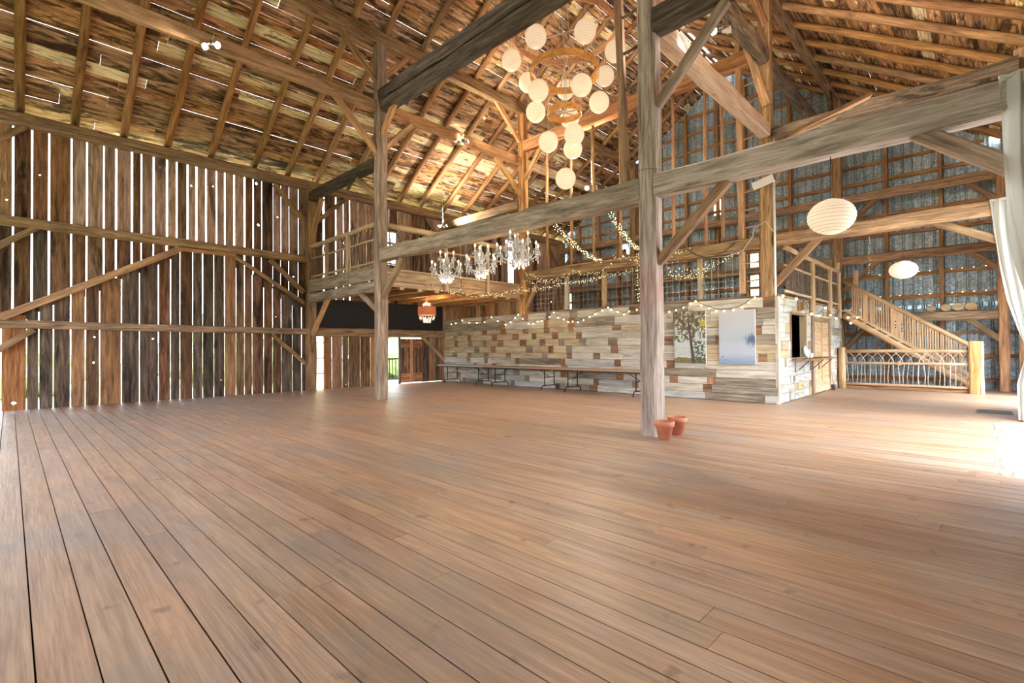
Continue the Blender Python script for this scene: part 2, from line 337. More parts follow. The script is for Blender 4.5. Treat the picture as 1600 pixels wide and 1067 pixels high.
def join_tubes(tubes, mat, name, n=5):
    vs = []; fs = []
    for pts, r in tubes:
        me = tube_mesh(pts, r, None, n); k = len(vs)
        vs += [v.co.copy() for v in me.vertices]; fs += [tuple(k + i for i in p.vertices) for p in me.polygons]
        bpy.data.meshes.remove(me)
    return mesh(name, vs, fs, mat, True)
def copy_tree(o, parent=None, dloc=None):
    c = o.copy(); COL.objects.link(c); BASE[c.name] = BASE[o.name].copy()
    if parent is not None: c.parent = parent; c.matrix_parent_inverse = o.matrix_parent_inverse.copy()
    if dloc is not None: c.matrix_basis = Matrix.Translation(dloc) @ o.matrix_basis
    for ch in list(o.children): copy_tree(ch, c)
    return c

# ------------------------------------------------------------------ key planes (metres)
XL, X1, X2, XR = -14.06, -10.21, -3.29, .56
Y1, Y2, Y3, YG = 6.07, 10.96, 17.46, 18.05
YB, XB = 10.84, -3.1
XC = (XL + XR) / 2; SL = .66; ZE = 6.14
def zr(x): return ZE + SL * (7.31 - abs(x - XC))      # rafter centre height
ang = math.atan(SL)

# ================================================================== FLOOR
floor = tag(empty('floor'), kind='structure')
block('subfloor', (-14.1, -5.2, -.12), (.6, 18.1, -.035), M['subfloor'], floor)
block('subfloor', (.0, 6.3, -.12), (.14, 10.6, -.001), M['grey_plank'], floor)   # sill board of the doorway
block('subfloor', (.14, 6.3, -.2), (.7, 10.6, -.012), M['concrete'], floor)
y = -.25; far_boxes = []; near_boxes = []; count = 0
yy = -5.2
while yy < -.3: near_boxes.append(((-14.1, yy, -.03), (.55, yy + .16, 0))); yy += .168
while y < 18.0:
    wd = random.choice((.13, .15, .17, .18, .165)); gap = U(.005, .009)
    x = -14.1 + U(-3, 0); xe = .0 if 6.3 < y < 10.6 else .55
    while x < xe:
        L = random.choice((3.05, 3.66, 4.27, 4.88)); a = max(x, -14.1); b2 = min(x + L, xe); x += L
        if b2 - a < .25: continue
        if y < 10.4 and count < 290:
            Lr = round(b2 - a, 1)
            o = plank('plank', (a + .001, y + wd/2, -.014 + U(-.0015, .0015)), (b2 - .001, y + wd/2, -.014 + U(-.0015, .0015)), wd - gap, .028, M['floor'], floor); count += 1
        elif not (y > 11.3 and b2 < -3.3): far_boxes.append(((a + .002, y, -.028), (b2 - .002, y + wd - gap, U(-.001, .001))))
    y += wd
tag(put('far_planks', merge(far_boxes, M['floor'], 'far_planks'), floor), kind='stuff')
tag(put('near_planks', merge(near_boxes, M['floor'], 'near_planks'), floor), kind='stuff')

# ================================================================== CEILING (two roof slopes)
def roof_side(sgn, label):
    root = tag(empty('ceiling'), kind='structure')
    slope_len = 7.31 / math.cos(ang) + .45; wd = .235; rows = int(slope_len / wd)
    ex = XL - .38 if sgn < 0 else XR + .38
    d = Vector((math.cos(ang) * -sgn, 0, math.sin(ang))); nrm = Vector((math.sin(ang) * sgn, 0, math.cos(ang)))
    base = Vector((ex, 0, zr(XL) - .38 * SL)) + nrm * .105
    for i in range(rows):
        yy = -5.2 + U(-3, 0)
        off = d * (i + .5) * wd
        while yy < 18.15:
            L = random.choice((3.7, 4.3, 4.9)); a = max(yy, -5.2); b2 = min(yy + L, 18.15); yy += L
            if b2 - a < .3: continue
            g = (random.choice((.001, .003, .004, .006)) if i < 24 else .002) if sgn < 0 else 0
            r = R(); mt = M['roof'] if r < .88 else (M['roof_pale'] if r < .99 else M['roof_white'])
            if sgn < 0 and i in (9, 10) and 0 < a + 1 < 16: mt = M['roof_pale'] if R() < .7 else M['roof']
            p = base + off + nrm * U(-.007, .007)
            plank('board', (p.x, a, p.z), (p.x, b2 - .002, p.z), wd - g, .012, mt, root, upv=nrm)
    ys = [.1, .98, 1.78, 2.67, 3.58, 4.57, 5.44, 6.25, 7.26]; yv = 8.15
    while yv < 17.6: ys.append(yv); yv += .9
    yv = -.8
    while yv > -5.2: ys.append(yv); yv -= .9
    for yv in ys:
        xe = XL - .15 if sgn < 0 else XR + .15
        a = Vector((xe, yv + U(-.04, .04), zr(XL) - .15 * SL)); b2 = Vector((XC - sgn * .0, yv + U(-.04, .04), zr(XC)))
        pole('rafter', a, b2, .082, M['rafter'], root, r1=.066, rough=.09, seg=.7)
    return root
roof_side(-1, 'left'); roof_side(1, 'right')
pole('ridge', (XC, -5.2, zr(XC) + .02), (XC, 18, zr(XC) + .02), .05, M['rafter'], None)
tag(bpy.data.objects['ridge'], kind='structure'); bpy.data.objects['ridge'].name = 'trim_1'

# ================================================================== LEFT WALL
wl = tag(empty('wall_left', (XL, 0, 0)), kind='structure')
def wall_board(y0, y1, z0, z1, mt, x=-14.12, holes=(), t=.025, parent=None, name='board'):
    """vertical board, grain along local X; optional knot holes (fraction up, fraction across, radius)"""
    w = y1 - y0; L = z1 - z0
    if not holes:
        return plank(name, (x, (y0+y1)/2, z0), (x, (y0+y1)/2, z1), w, t, mt, parent or wl, upv=(1, 0, 0))
    vs = []; fs = []
    cur = -L/2
    def ringquad(xa, xb): 
        k = len(vs)
        for z in (-t/2, t/2):
            vs.extend([(xa, -w/2, z), (xb, -w/2, z), (xb, w/2, z), (xa, w/2, z)])
        fs.extend([(k, k+3, k+2, k+1), (k+4, k+5, k+6, k+7), (k, k+1, k+5, k+4), (k+3, k+7, k+6, k+2), (k, k+4, k+7, k+3), (k+1, k+2, k+6, k+5)])
    for (fu, fv, r) in sorted(holes):
        r = min(r, w * .3); cx = -L/2 + fu * L; cy = -w/2 + min(max(fv * w, r * 1.25), w - r * 1.25); s = r * 1.5
        if cx - s <= cur or cx + s >= L/2: continue
        ringquad(cur, cx - s); k = len(vs)
        outer = [(cx-s, -w/2), (cx, -w/2), (cx+s, -w/2), (cx+s, cy), (cx+s, w/2), (cx, w/2), (cx-s, w/2), (cx-s, cy)]
        rr = [r * U(.75, 1.15) for _ in range(8)]
        inner = [(cx - rr[0]*.7, cy - rr[0]*.7), (cx, cy - rr[1]), (cx + rr[2]*.7, cy - rr[2]*.7), (cx + rr[3], cy), (cx + rr[4]*.7, cy + rr[4]*.7), (cx, cy + rr[5]), (cx - rr[6]*.7, cy + rr[6]*.7), (cx - rr[7], cy)]
        for z in (-t/2, t/2):
            for q in outer: vs.append((q[0], q[1], z))
            for q in inner: vs.append((q[0], q[1], z))
        for j in range(8):
            j2 = (j + 1) % 8
            fs.append((k+j, k+8+j, k+8+j2, k+j2)); fs.append((k+16+j, k+16+j2, k+24+j2, k+24+j)); fs.append((k+8+j, k+24+j, k+24+j2, k+8+j2))
        cur = cx + s
    ringquad(cur, L/2)
    mw, _ = frame((x, (y0+y1)/2, z0), (x, (y0+y1)/2, z1), (1, 0, 0))
    return put(name, mesh('board', vs, fs, mt), parent or wl, mw)
def rholes(p):
    return [(U(.1, .9), U(.25, .75), U(.012, .035)) for _ in range(random.choice((0, 1, 2)))] if R() < p else ()
def bmat(tier):
    r = R()
    if tier == 'low': return M['barn_brown'] if r < .4 else (M['barn_grey'] if r < .78 else M['barn_tan'])
    if tier == 'mid': return M['barn_brown'] if r < .6 else M['barn_grey']
    return M['barn_rose'] if r < .65 else (M['barn_brown'] if r < .85 else M['barn_tan'])
low = [-.12, .24, .42, .64, .91, 1.15, 1.39, 1.77, 2.1, 2.46, 2.7, 2.89, 3.16, 3.37, 3.62, 3.86, 4.13, 4.33, 4.52, 4.81, 5.04, 5.27, 5.57, 5.83, 5.98]
upp = [-.2, .04, .31, .57, .92, 1.17, 1.46, 1.67, 1.96, 2.14, 2.36, 2.63, 2.83, 3.05, 3.24, 3.45, 3.68, 3.87, 4.09, 4.34, 4.56, 4.77, 5.06, 5.27, 5.49, 5.75, 5.98]
def diag(y):     # height of the big brace line dividing lower and upper boards
    if y < 2.8: return 1.85 + (y + .14) / 2.94 * 1.75
    if y < 4.1: return 3.62
    return max(2.5, 3.6 - (y - 4.1) / 1.7 * 1.1)
tan_low = {0: 'barn_tan', 4: 'barn_tan', 6: 'barn_tan', 15: 'barn_tan', 13: 'barn_grey', 14: 'barn_grey', 2: 'barn_grey', 1: 'barn_grey'}
for i in range(len(low) - 1):
    g = U(.012, .022)
    zt = min(diag(low[i]), diag(low[i+1]), 3.62) + .06
    mt = M[tan_low[i]] if i in tan_low else bmat('low')
    wall_board(low[i] + g/2, low[i+1] - g/2 + .001, -.1, zt, mt, holes=[(.12, .5, .04)] if i == 0 else rholes(.4))
for i in range(len(upp) - 1):
    g = U(.022, .042) if i < 21 else U(.006, .02)
    if i == 9: g = .012
    zb = max(min(diag(upp[i]), diag(upp[i+1])) - .12, 1.7)
    # upper tier is made of two lengths that meet behind the top girt
    wall_board(upp[i] + g/2, upp[i+1] - g/2, 3.78, 6.05, bmat('up'), x=-14.125, holes=rholes(.25))
    if zb < 3.5: wall_board(upp[i] + g/2, upp[i+1] - g/2, zb, 3.77, bmat('mid'), x=-14.15, holes=rholes(.35))
# bay 2, above and below the loft
b2u = [6.16, 6.36, 6.55, 6.72, 6.89, 7.12, 7.33, 7.6, 7.88, 8.1, 8.43]
def run_boards(ys, z0, z1, tier, gmin, gmax, x=-14.12, hp=.3):
    for a, b in zip(ys[:-1], ys[1:]):
        g = U(gmin, gmax); wall_board(a + g/2, b - g/2, z0, z1, bmat(tier), x=x, holes=rholes(hp))
wide = [6.0, 6.26, 6.52, 6.89, 7.12, 7.33, 7.6, 7.88, 8.14, 8.42]
for a, b, g in zip(wide[:-1], wide[1:], (.05, .06, .04, .02, .035, .012, .012, .01, .03)):
    wall_board(a, b - g, 2.3, 6.0, bmat('up'), holes=rholes(.4))
run_boards([8.42, 8.7, 9.02], 5.05, 6.0, 'up', .01, .02); run_boards([8.42, 8.7, 9.02], 2.3, 3.93, 'up', .01, .02)
run_boards([9.02 + .27 * i for i in range(18)], 2.3, 6.0, 'up', .006, .016)
run_boards([13.61, 13.9, 14.17], 2.0, 6.0, 'up', .006, .016); run_boards([14.17, 14.4, 14.62], 5.55, 6.0, 'up', .004, .012); run_boards([14.17, 14.4, 14.62], 2, 3.78, 'up', .004, .012)
run_boards([14.62 + .28 * i for i in range(13)], 2.0, 6.0, 'up', .004, .012)
blow = [6.48, 6.73, 7.06, 7.26, 7.65, 8.0, 8.2, 8.52]
for a, b in zip(blow[:-1], blow[1:]): wall_board(a + .008, b - .008, -.1, 1.62, M[random.choice(('barn_brown', 'barn_tan', 'barn_brown'))], holes=rholes(.5))
for a, b in zip([9.95, 10.12, 10.3, 10.5, 10.7, 10.92], [10.12, 10.3, 10.5, 10.7, 10.92, 11.14]): wall_board(a + .006, b - .006, .02, 1.62, bmat('low'))
run_boards([11.14 + .3 * i for i in range(24)], .02, 2.1, 'mid', .004, .01, hp=0)
run_boards([6.02 + .3 * i for i in range(18)], 1.55, 2.4, 'mid', .002, .006, hp=0)
run_boards([-5.2 + .3 * i for i in range(17)], .02, 6.05, 'low', .015, .03, hp=0)
# girts, plate, braces of the wall
G = [('girt', (XL + .03, -5.2, 1.77), (XL + .03, 5.95, 1.68), .15, .17, 'timber_brown'), ('girt', (XL + .03, -5.2, 3.84), (XL + .03, 5.95, 3.75), .16, .2, 'timber_brown'),
     ('plate', (XL + .02, -5.2, 5.88), (XL + .02, 17.6, 5.88), .22, .26, 'timber_brown'), ('girt', (XL + .04, 6.2, 1.67), (XL + .04, 10.9, 1.67), .18, .25, 'timber_brown')]
for nme, a, b, w_, h_, mt in G: beam(nme, a, b, w_, h_, M[mt], wl)
B = [((-.5, 1.64), (2.86, 3.62), .15, .05, 'timber_orange'), ((2.82, 3.62), (4.1, 3.62), .09, .05, 'timber_orange'), ((4.06, 3.6), (5.85, 2.5), .1, .06, 'timber_brown'),
     ((-.6, 2.9), (.38, 3.72), .12, .08, 'timber_brown'), ((4.93, 3.62), (5.85, 2.8), .12, .08, 'timber_brown'), ((-.6, .85), (.34, 1.63), .12, .08, 'timber_brown'),
     ((5.0, 1.57), (5.88, .78), .1, .08, 'timber_brown'), ((5.05, 5.7), (5.85, 4.85), .12, .1, 'timber_brown'), ((-.7, 4.85), (.2, 5.75), .12, .1, 'timber_brown'),
     ((7.1, 5.7), (6.2, 4.85), .12, .1, 'timber_brown'), ((10.1, 5.7), (10.8, 4.9), .12, .1, 'timber_brown'), ((9.93, 1.55), (10.85, .75), .11, .09, 'timber_brown'), ((12.0, 5.7), (11.1, 4.9), .12, .1, 'timber_brown')]
for (ya, za), (yb, zb), wd, tk, mt in B: beam('brace', (XL + .06, ya, za), (XL + .06, yb, zb), tk, wd, M[mt], wl, rough=.004)
# black tarp above the low girt, under the loft
block('tarp', (XL - .01, 6.2, 1.8), (XL + .0, 10.95, 2.66), M['tarp'], wl)
# frosted strip beside the post: three panes
for z0 in (.02, .475, .93):
    block('pane', (XL - .03, 6.2, z0), (XL - .02, 6.46, z0 + .44), M['frost'], wl)
for z0 in (.455, .91, 1.37): block('glazing_bar', (XL - .04, 6.2, z0), (XL - .0, 6.46, z0 + .022), M['timber_brown'], wl)
block('mullion', (XL - .05, 6.455, 0), (XL + .01, 6.485, 1.55), M['timber_orange'], wl)
# door leaf of upright planks with ledges, hinged beside the open doorway
d2 = tag(empty('door_2', (XL, 9.5, 0)), kind='structure')
for k in range(6): block('plank', (XL - .03, 9.1 + k * .14, .04), (XL - .005, 9.1 + k * .14 + .132, 1.5), M['barn_brown'], d2)
block('ledge', (XL - .005, 9.1, .06), (XL + .02, 9.94, .34), M['barn_tan'], d2); block('ledge', (XL - .005, 9.1, 1.2), (XL + .02, 9.94, 1.42), M['barn_tan'], d2)
block('batten', (XL + .0, 9.44, .04), (XL + .035, 9.54, 1.5), M['timber_orange'], d2)
block('jamb', (XL - .05, 9.02, 0), (XL + .0, 9.08, 1.55), M['timber_dark'], d2)
block('jamb', (XL - .05, 8.5, 0), (XL + .0, 8.56, 1.55), M['timber_dark'], d2)
# windows
def window(name, y0, y1, z0, z1, ny, nz):
    wi = tag(empty(name, (XL - .12, y0, z0)), kind='structure'); x0, x1 = XL - .09, XL - .05
    block('pane', (x0 + .015, y0, z0), (x0 + .02, y1, z1), M['glass'], wi)
    fr = empty('window_frame', (x0, y0, z0), parent=wi)
    for a, b in (((x0, y0 - .03, z0 - .03), (x1 + .02, y0 + .02, z1 + .03)), ((x0, y1 - .02, z0 - .03), (x1 + .02, y1 + .03, z1 + .03)), ((x0, y0, z0 - .03), (x1 + .02, y1, z0 + .02)), ((x0, y0, z1 - .02), (x1 + .02, y1, z1 + .03))):
        block('frame_bar', a, b, M['cool_plank'], fr)
    for k in range(1, nz): block('glazing_bar', (x0, y0, z0 + (z1 - z0) * k / nz - .012), (x1, y1, z0 + (z1 - z0) * k / nz + .012), M['cool_plank'], fr)
    for k in range(1, ny): block('glazing_bar', (x0, y0 + (y1 - y0) * k / ny - .01, z0), (x1, y0 + (y1 - y0) * k / ny + .01, z1), M['cool_plank'], fr)
window('window_1', 8.46, 8.98, 3.97, 5.02, 2, 3); window('window_2', 14.2, 14.6, 3.82, 5.5, 1, 4)

# ================================================================== RIGHT WALL with the big doorway
wr = tag(empty('wall_right', (XR, 0, 0)), kind='structure')
def rboard(y0, y1, z0, z1): plank('board', (XR + .1, (y0+y1)/2, z0), (XR + .1, (y0+y1)/2, z1), y1 - y0 - .01, .025, M['barn_grey'], wr, upv=(1, 0, 0))
yy = -5.2
while yy < 18.1:
    if 6.25 < yy + .15 < 10.7: rboard(yy, yy + .3, 3.6, 6.05)
    elif 13.0 < yy < 15.9: rboard(yy, yy + .3, 2.4, 6.05)  # unseen opening added to let daylight onto the stair and gable end
    else: rboard(yy, yy + .3, .0, 6.05)
    yy += .3
beam('plate', (XR - .02, -5.2, 5.88), (XR - .02, 17.6, 5.88), .22, .26, M['timber_brown'], wr)
beam('lintel', (XR + .02, 6.1, 3.5), (XR + .02, 10.9, 3.5), .18, .2, M['timber_brown'], wr)
for zz in (2.45,): beam('girt', (XR + .0, 11.05, zz), (XR + .0, 17.4, zz), .14, .17, M['timber_brown'], wr)
for zz in (1.9, 3.7): beam('girt', (XR + .03, -5, zz), (XR + .03, 6, zz), .1, .17, M['timber_brown'], wr)

# ================================================================== GABLE WALL of corrugated metal
wb = tag(empty('wall_back', (XC, YG, 0)), kind='structure')
def sheet(x0, x1, z0, z1a, z1b, holes=()):
    """ribbed sheet; top follows the roof from z1a to z1b; rows of nail holes at given heights"""
    n = 36; vs = []; fs = []; zs = [z0]
    for h in holes:
        if z0 + .1 < h < min(z1a, z1b) - .1: zs += [h - .009, h + .009]
    zs = sorted(zs); rows = len(zs) + 1
    xs = [x0 + (x1 - x0) * i / n for i in range(n + 1)]
    for r_ in range(rows):
        for i, x in enumerate(xs):
            z = zs[r_] if r_ < len(zs) else z1a + (z1b - z1a) * i / n
            k = i % 9; rib = .035 if k in (0, 1) else (.006 if k in (4, 6) else 0)
            vs.append((x - (x0+x1)/2, -rib, z - z0))
    hs = [j for j in range(1, rows - 1) if j % 2 == 1]
    for r_ in range(rows - 1):
        for i in range(n):
            if r_ in hs and i % 9 == 5 and R() < .8: continue
            a = r_ * (n + 1) + i; fs.append((a, a + 1, a + n + 2, a + n + 1))
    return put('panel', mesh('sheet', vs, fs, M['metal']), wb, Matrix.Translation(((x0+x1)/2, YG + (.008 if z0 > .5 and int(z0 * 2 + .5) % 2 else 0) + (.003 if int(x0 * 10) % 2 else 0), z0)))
tiers = [(-.05, 2.3), (2.2, 4.7), (4.6, 7.1), (7.0, 9.4), (9.3, 12)]
slots = [(-5.99, -5.72, 2.9, 4.5), (-7.22, -6.93, 5.95, 6.78), (-14.0, -13.78, 2.8, 3.65)]
x = -14.2
pan_w = .9
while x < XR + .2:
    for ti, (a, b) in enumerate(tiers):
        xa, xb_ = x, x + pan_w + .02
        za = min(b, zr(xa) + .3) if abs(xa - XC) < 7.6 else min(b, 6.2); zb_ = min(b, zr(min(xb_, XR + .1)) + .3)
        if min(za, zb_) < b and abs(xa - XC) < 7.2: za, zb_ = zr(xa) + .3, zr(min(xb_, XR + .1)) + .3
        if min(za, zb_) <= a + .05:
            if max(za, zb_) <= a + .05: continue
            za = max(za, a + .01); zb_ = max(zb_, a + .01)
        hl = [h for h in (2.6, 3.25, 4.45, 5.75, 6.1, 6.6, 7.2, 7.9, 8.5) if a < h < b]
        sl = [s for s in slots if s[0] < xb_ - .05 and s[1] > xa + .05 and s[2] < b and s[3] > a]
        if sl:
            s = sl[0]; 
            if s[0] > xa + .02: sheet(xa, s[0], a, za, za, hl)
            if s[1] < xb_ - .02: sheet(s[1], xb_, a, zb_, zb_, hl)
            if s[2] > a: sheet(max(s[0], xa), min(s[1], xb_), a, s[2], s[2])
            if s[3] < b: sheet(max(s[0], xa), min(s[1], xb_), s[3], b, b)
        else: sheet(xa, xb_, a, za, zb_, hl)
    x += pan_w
for s in slots: block('pane', (s[0], YG - .005, s[2]), (s[1], YG + .0, s[3]), M['frost'], wb)
for s in slots[:1]:
    for k in range(1, 7): block('glazing_bar', (s[0], YG - .03, s[2] + k * .23), (s[1], YG - .01, s[2] + k * .23 + .02), M['timber_dark'], wb)
for xs in [-13.22, -12.19, -11.2, -10.21, -9.25, -8.21, -7.04, -6.09, -5.37, -4.69, -2.17, -.97]:
    block('stud', (xs - .045, 17.86, 0), (xs + .045, 18.0, zr(xs) - .05), M['lumber'], wb)
for z in [.22, .88, 1.49, 2.55, 3.19, 4.40, 5.01, 6.05, 6.56, 7.2, 7.85, 8.5, 9.15, 9.8]:
    xa = max(-14.1, XC - (zr(XC) - z) / SL); xb_ = min(XR, XC + (zr(XC) - z) / SL)
    segx = [xa] + [q for q in (-10.21, -6.09, -3.35, -.97) if xa + .3 < q < xb_ - .3] + [xb_]
    for p, q in zip(segx[:-1], segx[1:]): block('girt', (p + .01, 17.93, z - .045 + U(-.02, .02)), (q - .01, 17.99, z + .045 + U(-.02, .02)), M['lumber'], wb)
# bright little oval window with a dark bird shape
ov = tag(empty('window_3', (-10.87, 17.8, 5.16)), kind='structure')
def disc(rx, rz, mt, y, cx, cz, n=24, t=.02):
    vs = []; 
    for yy_ in (y, y - t):
        for j in range(n): a = 2*math.pi*j/n; vs.append((cx + rx*math.cos(a), yy_, cz + rz*math.sin(a)))
    fs = [tuple(range(n)), tuple(range(2*n-1, n-1, -1))] + [(j, n+j, n+(j+1)%n, (j+1)%n) for j in range(n)]
    return mesh('disc', vs, fs, mt)
M['lit'] = plain('lit_window', (1, 1, 1), .5, emit=S(225, 240, 255), es=2.2)
put('pane', disc(.2, .26, M['lit'], 17.84, -10.87, 5.16), ov)
put('silhouette', disc(.09, .13, M['tarp'], 17.815, -10.85, 5.1), ov)
# front gable: opening added behind the viewer for fill light, wall beside and above
wf = tag(empty('wall_front', (XC, -5.2, 0)), kind='structure')
for k in range(50):
    xa = -14.1 + k * .3; zt = zr(min(max(xa + .15, XL), XR))
    z0 = 3.0 if -11.5 < xa < -2 else 0
    plank('board', (xa + .15, -5.2, z0), (xa + .15, -5.2, zt), .285, .025, M['barn_grey'], wf, upv=(0, 1, 0))

# ================================================================== OUTSIDE
gr = tag(put('ground', mesh('ground', [(-80, -60, -.5), (60, -60, -.5), (60, 80, -.5), (-80, 80, -.5)], [(0, 1, 2, 3)], M['grass'])), kind='structure')
tag(block('driveway', (.72, -8, -.49), (9, 22, -.02), M['concrete']), kind='structure')
def shrub(loc, s, label):
    vs = []; fs = []; n, m_ = 26, 16
    for i in range(m_ + 1):
        for j in range(n):
            th = math.pi * i / m_; ph = 2*math.pi*j/n
            d = Vector((math.sin(th)*math.cos(ph), math.sin(th)*math.sin(ph), math.cos(th)))
            r = 1 + .35 * noise.noise(d * 2.3 + Vector(loc)) + .25 * noise.noise(d * 6 + Vector(loc))
            vs.append((d.x*r*s[0], d.y*r*s[1], d.z*r*s[2] + s[2]*.9))
    for i in range(m_):
        for j in range(n): a = i*n+j; b_ = i*n+(j+1)%n; fs.append((a, b_, b_+n, a+n))
    t = empty('shrub', loc, label, 'shrub')
    put('foliage', mesh('foliage', vs, fs, M['leaves']), t, Matrix.Translation(loc))
    pole('stem', (loc[0], loc[1], loc[2]), (loc[0], loc[1], loc[2] + s[2]), .08, M['bark'], t)
shrub((-24, 16, -.5), (2.5, 3.2, 2.1), 'leafy green shrub seen through the open side doorway')
shrub((-27, 7.5, -.5), (2.5, 3.2, 1.7), 'green shrub glimpsed through board gaps below the loft post')
shrub((-26, -1, -.5), (2.5, 3.2, 1.5), 'green shrub glimpsed through the leftmost lower board gaps')
pd = tag(block('porch_deck', (-16.2, 7, -.2), (-14.16, 10.6, -.03), M['grey_plank']), kind='structure')
t = empty('porch_railing', (-15.4, 9, 0), 'black metal porch railing outside the open side doorway', 'railing')
block('top_rail', (-15.42, 7.2, .78), (-15.36, 10.6, .83), M['black_metal'], t); block('bottom_rail', (-15.41, 7.2, .06), (-15.37, 10.6, .1), M['black_metal'], t)
for k in range(26): block('baluster', (-15.4, 7.25 + k * .13, -.03 if k % 13 == 0 else .1), (-15.38, 7.27 + k * .13, .78), M['black_metal'], t)

# ================================================================== TIMBER FRAME
def post(loc, h, label, mt='timber_brown', w_=.25, name='timber_post'):
    t = empty(name, loc, label, 'post'); x, y, z = loc
    beam('shaft', (x, y, z), (x, y, h), w_, w_, M[mt], t, rough=.014, upv=(0, 1, 0)); return t
def br(t, a, b, w_=.1, h_=.14, mt='timber_brown', upv=(0, 0, 1)): return beam('brace', a, b, w_, h_, M[mt], t, rough=.006, upv=upv)
P1 = post((X1, Y1, 0), 8.3, 'grey weathered post left of centre, beneath the loft corner and two purlins', 'timber_grey')
def red_stain(nt, tc, add, c):
    mp = N(nt, 'ShaderNodeMapping'); mp.inputs['Location'].default_value = (2.15 * 1.6, 0, 0); mp.inputs['Scale'].default_value = (1.6, 5, 5); nt.links.new(tc.outputs['Object'], mp.inputs[0])
    g = N(nt, 'ShaderNodeTexGradient', gradient_type='SPHERICAL'); nt.links.new(mp.outputs[0], g.inputs[0])
    return mix(nt, ramp(nt, g.outputs[0], [(.05, .0), (.7, .55)]), c, S(176, 84, 62))
M['timber_stained'] = wood('timber_grey_red_stain', [S(126, 112, 102), S(170, 154, 142), S(200, 186, 174)], dark=S(96, 82, 68), dark_amt=.12, dark_scale=7, vary=.02, bump=.8, gain=1.15, extra=red_stain)
P2 = post((X2, Y1, 0), 8.3, 'tall pale grey hewn post with faded red paint, beside the terracotta pots', 'timber_stained')
tube('tie_cable', [(X2 + .16*math.cos(a*math.pi/6), Y1 + .16*math.sin(a*math.pi/6), 3.56 + .01*math.sin(a)) for a in range(12)], .006, M['steel'], P2, 5, True)
PL1 = post((XL + .02, Y1, 0), 5.8, 'brown post against the board wall at the near end of the loft', 'timber_brown')
PL0 = None
P3 = post((X1, Y2 + .02, 0), 8.3, 'orange-lit brown post rising behind the left end of the plank bar wall', 'timber_orange', .24)
P4 = post((X2 - .02, Y2 + .02, 0), 8.5, 'mortised brown post above the corner of the plank bar booth', 'timber_brown', .24)
PL3 = post((XL + .02, Y2, 0), 5.8, 'brown post against the board wall at the far end of the loft')
PR1 = post((XR - .13, Y1 + .1, 0), 5.8, 'doorway post behind the near white curtain')
PR2 = post((XR - .13, Y2 + .15, 0), 5.8, 'doorway post behind the far white curtain')
P5 = post((X1, Y3, 0), 8.5, 'far post against the metal gable wall, left of the painted post')
P6 = post((X2, Y3, 0), 8.5, 'far post against the metal gable wall, behind the big oval lantern')
PL4 = post((XL + .05, Y3, 0), 5.8, 'far corner post where board wall meets metal gable')
PR3 = post((.22, Y3, 0), 5.8, 'far orange-lit post at right end of the gable wall, above the far curtain', 'timber_orange', .2)
# braces
br(P1, (-9.28, Y1, 3.2), (-10.12, Y1, 2.38)); br(P1, (-9.3, Y1, 7.0), (-10.12, Y1, 6.2), mt='timber_orange'); br(P1, (X1, 4.97, 8.35), (X1, 5.98, 7.45)); br(P1, (X1, 6.9, 8.38), (X1, 6.15, 7.6), mt='timber_orange')
br(P1, (X1, 4.96, 6.75), (X1, 5.98, 5.75), mt='timber_orange'); br(P1, (X1, 6.95, 6.7), (X1, 6.15, 5.88), mt='timber_orange'); br(P1, (-11.3, Y1, 5.42), (-10.3, Y1, 4.72)); br(P1, (-11.25, Y1, 2.62), (-10.3, Y1, 2.05), mt='timber_grey')
br(PL1, (-13.3, Y1, 5.38), (-13.95, Y1, 4.4), mt='timber_orange'); br(PL1, (-12.95, Y1, 2.55), (-13.9, Y1, 1.6), mt='timber_orange')
br(P2, (-2.26, Y1, 3.2), (-3.17, Y1, 2.32), .12, .12); br(P2, (-2.25, Y1, 5.38), (-3.17, Y1, 4.42), .12, .12, 'timber_grey')
br(P3, (-9.44, Y2, 7.08), (-10.13, Y2, 6.3), mt='timber_orange'); br(P3, (X1, 9.82, 6.7), (X1, 10.85, 5.85), mt='timber_orange'); br(P3, (X1, 9.8, 8.4), (X1, 10.85, 7.45), mt='timber_orange'); br(P3, (-9.66, Y2, 3.05), (-10.12, Y2, 2.36))
br(P4, (-2.84, Y2, 5.4), (-3.2, Y2, 4.5)); br(P4, (-2.34, Y2, 3.3), (-3.2, Y2, 2.42)); br(P4, (-3.62, Y2 - .1, 7.5), (-3.24, Y2 - .16, 6.1), .05, .16, 'timber_orange'); br(P4, (-3.52, Y2 - .1, 8.6), (-3.26, Y2 - .16, 7.75), .05, .16, 'timber_orange')
br(PR1, (-.42, Y1, 3.2), (.38, Y1, 2.6), .14, .16, 'timber_grey') if 0 else None
# long knee brace from the near tie beam down toward the doorway post
br(PR1, (-.55, Y1, 3.28), (.35, Y1, 2.55), .14, .15, 'timber_grey')
br(PR2, (-.72, Y2, 3.28), (.3, Y2, 2.72), .1, .12)
br(P6, (-2.34, Y3, 5.4), (-3.15, Y3, 4.6)); br(P6, (-2.3, Y3, 3.6), (-3.15, Y3, 2.8)); br(P6, (-2.5, Y3, 1.85), (-3.15, Y3, 1.05)); br(P6, (X2, 16.4, 8.6), (X2, 17.4, 7.4), .12, .16, 'bark')
br(PR3, (-.44, Y3, 5.4), (.15, Y3, 4.85)); br(PR3, (-.42, Y3, 3.6), (.15, Y3, 3.1)); br(PR3, (-.45, Y3, 1.85), (.2, Y3, 1.25))
br(P5, (-9.3, Y3, 5.4), (-10.1, Y3, 4.6)); br(P5, (-11.1, Y3, 5.4), (-10.3, Y3, 4.6)); br(P5, (-9.4, Y3, 3.6), (-10.1, Y3, 2.9)); br(PL4, (-13.1, Y3, 5.4), (-13.9, Y3, 4.6)); br(PL4, (XL + .1, 16.5, 5.7), (XL + .1, 17.35, 4.8))
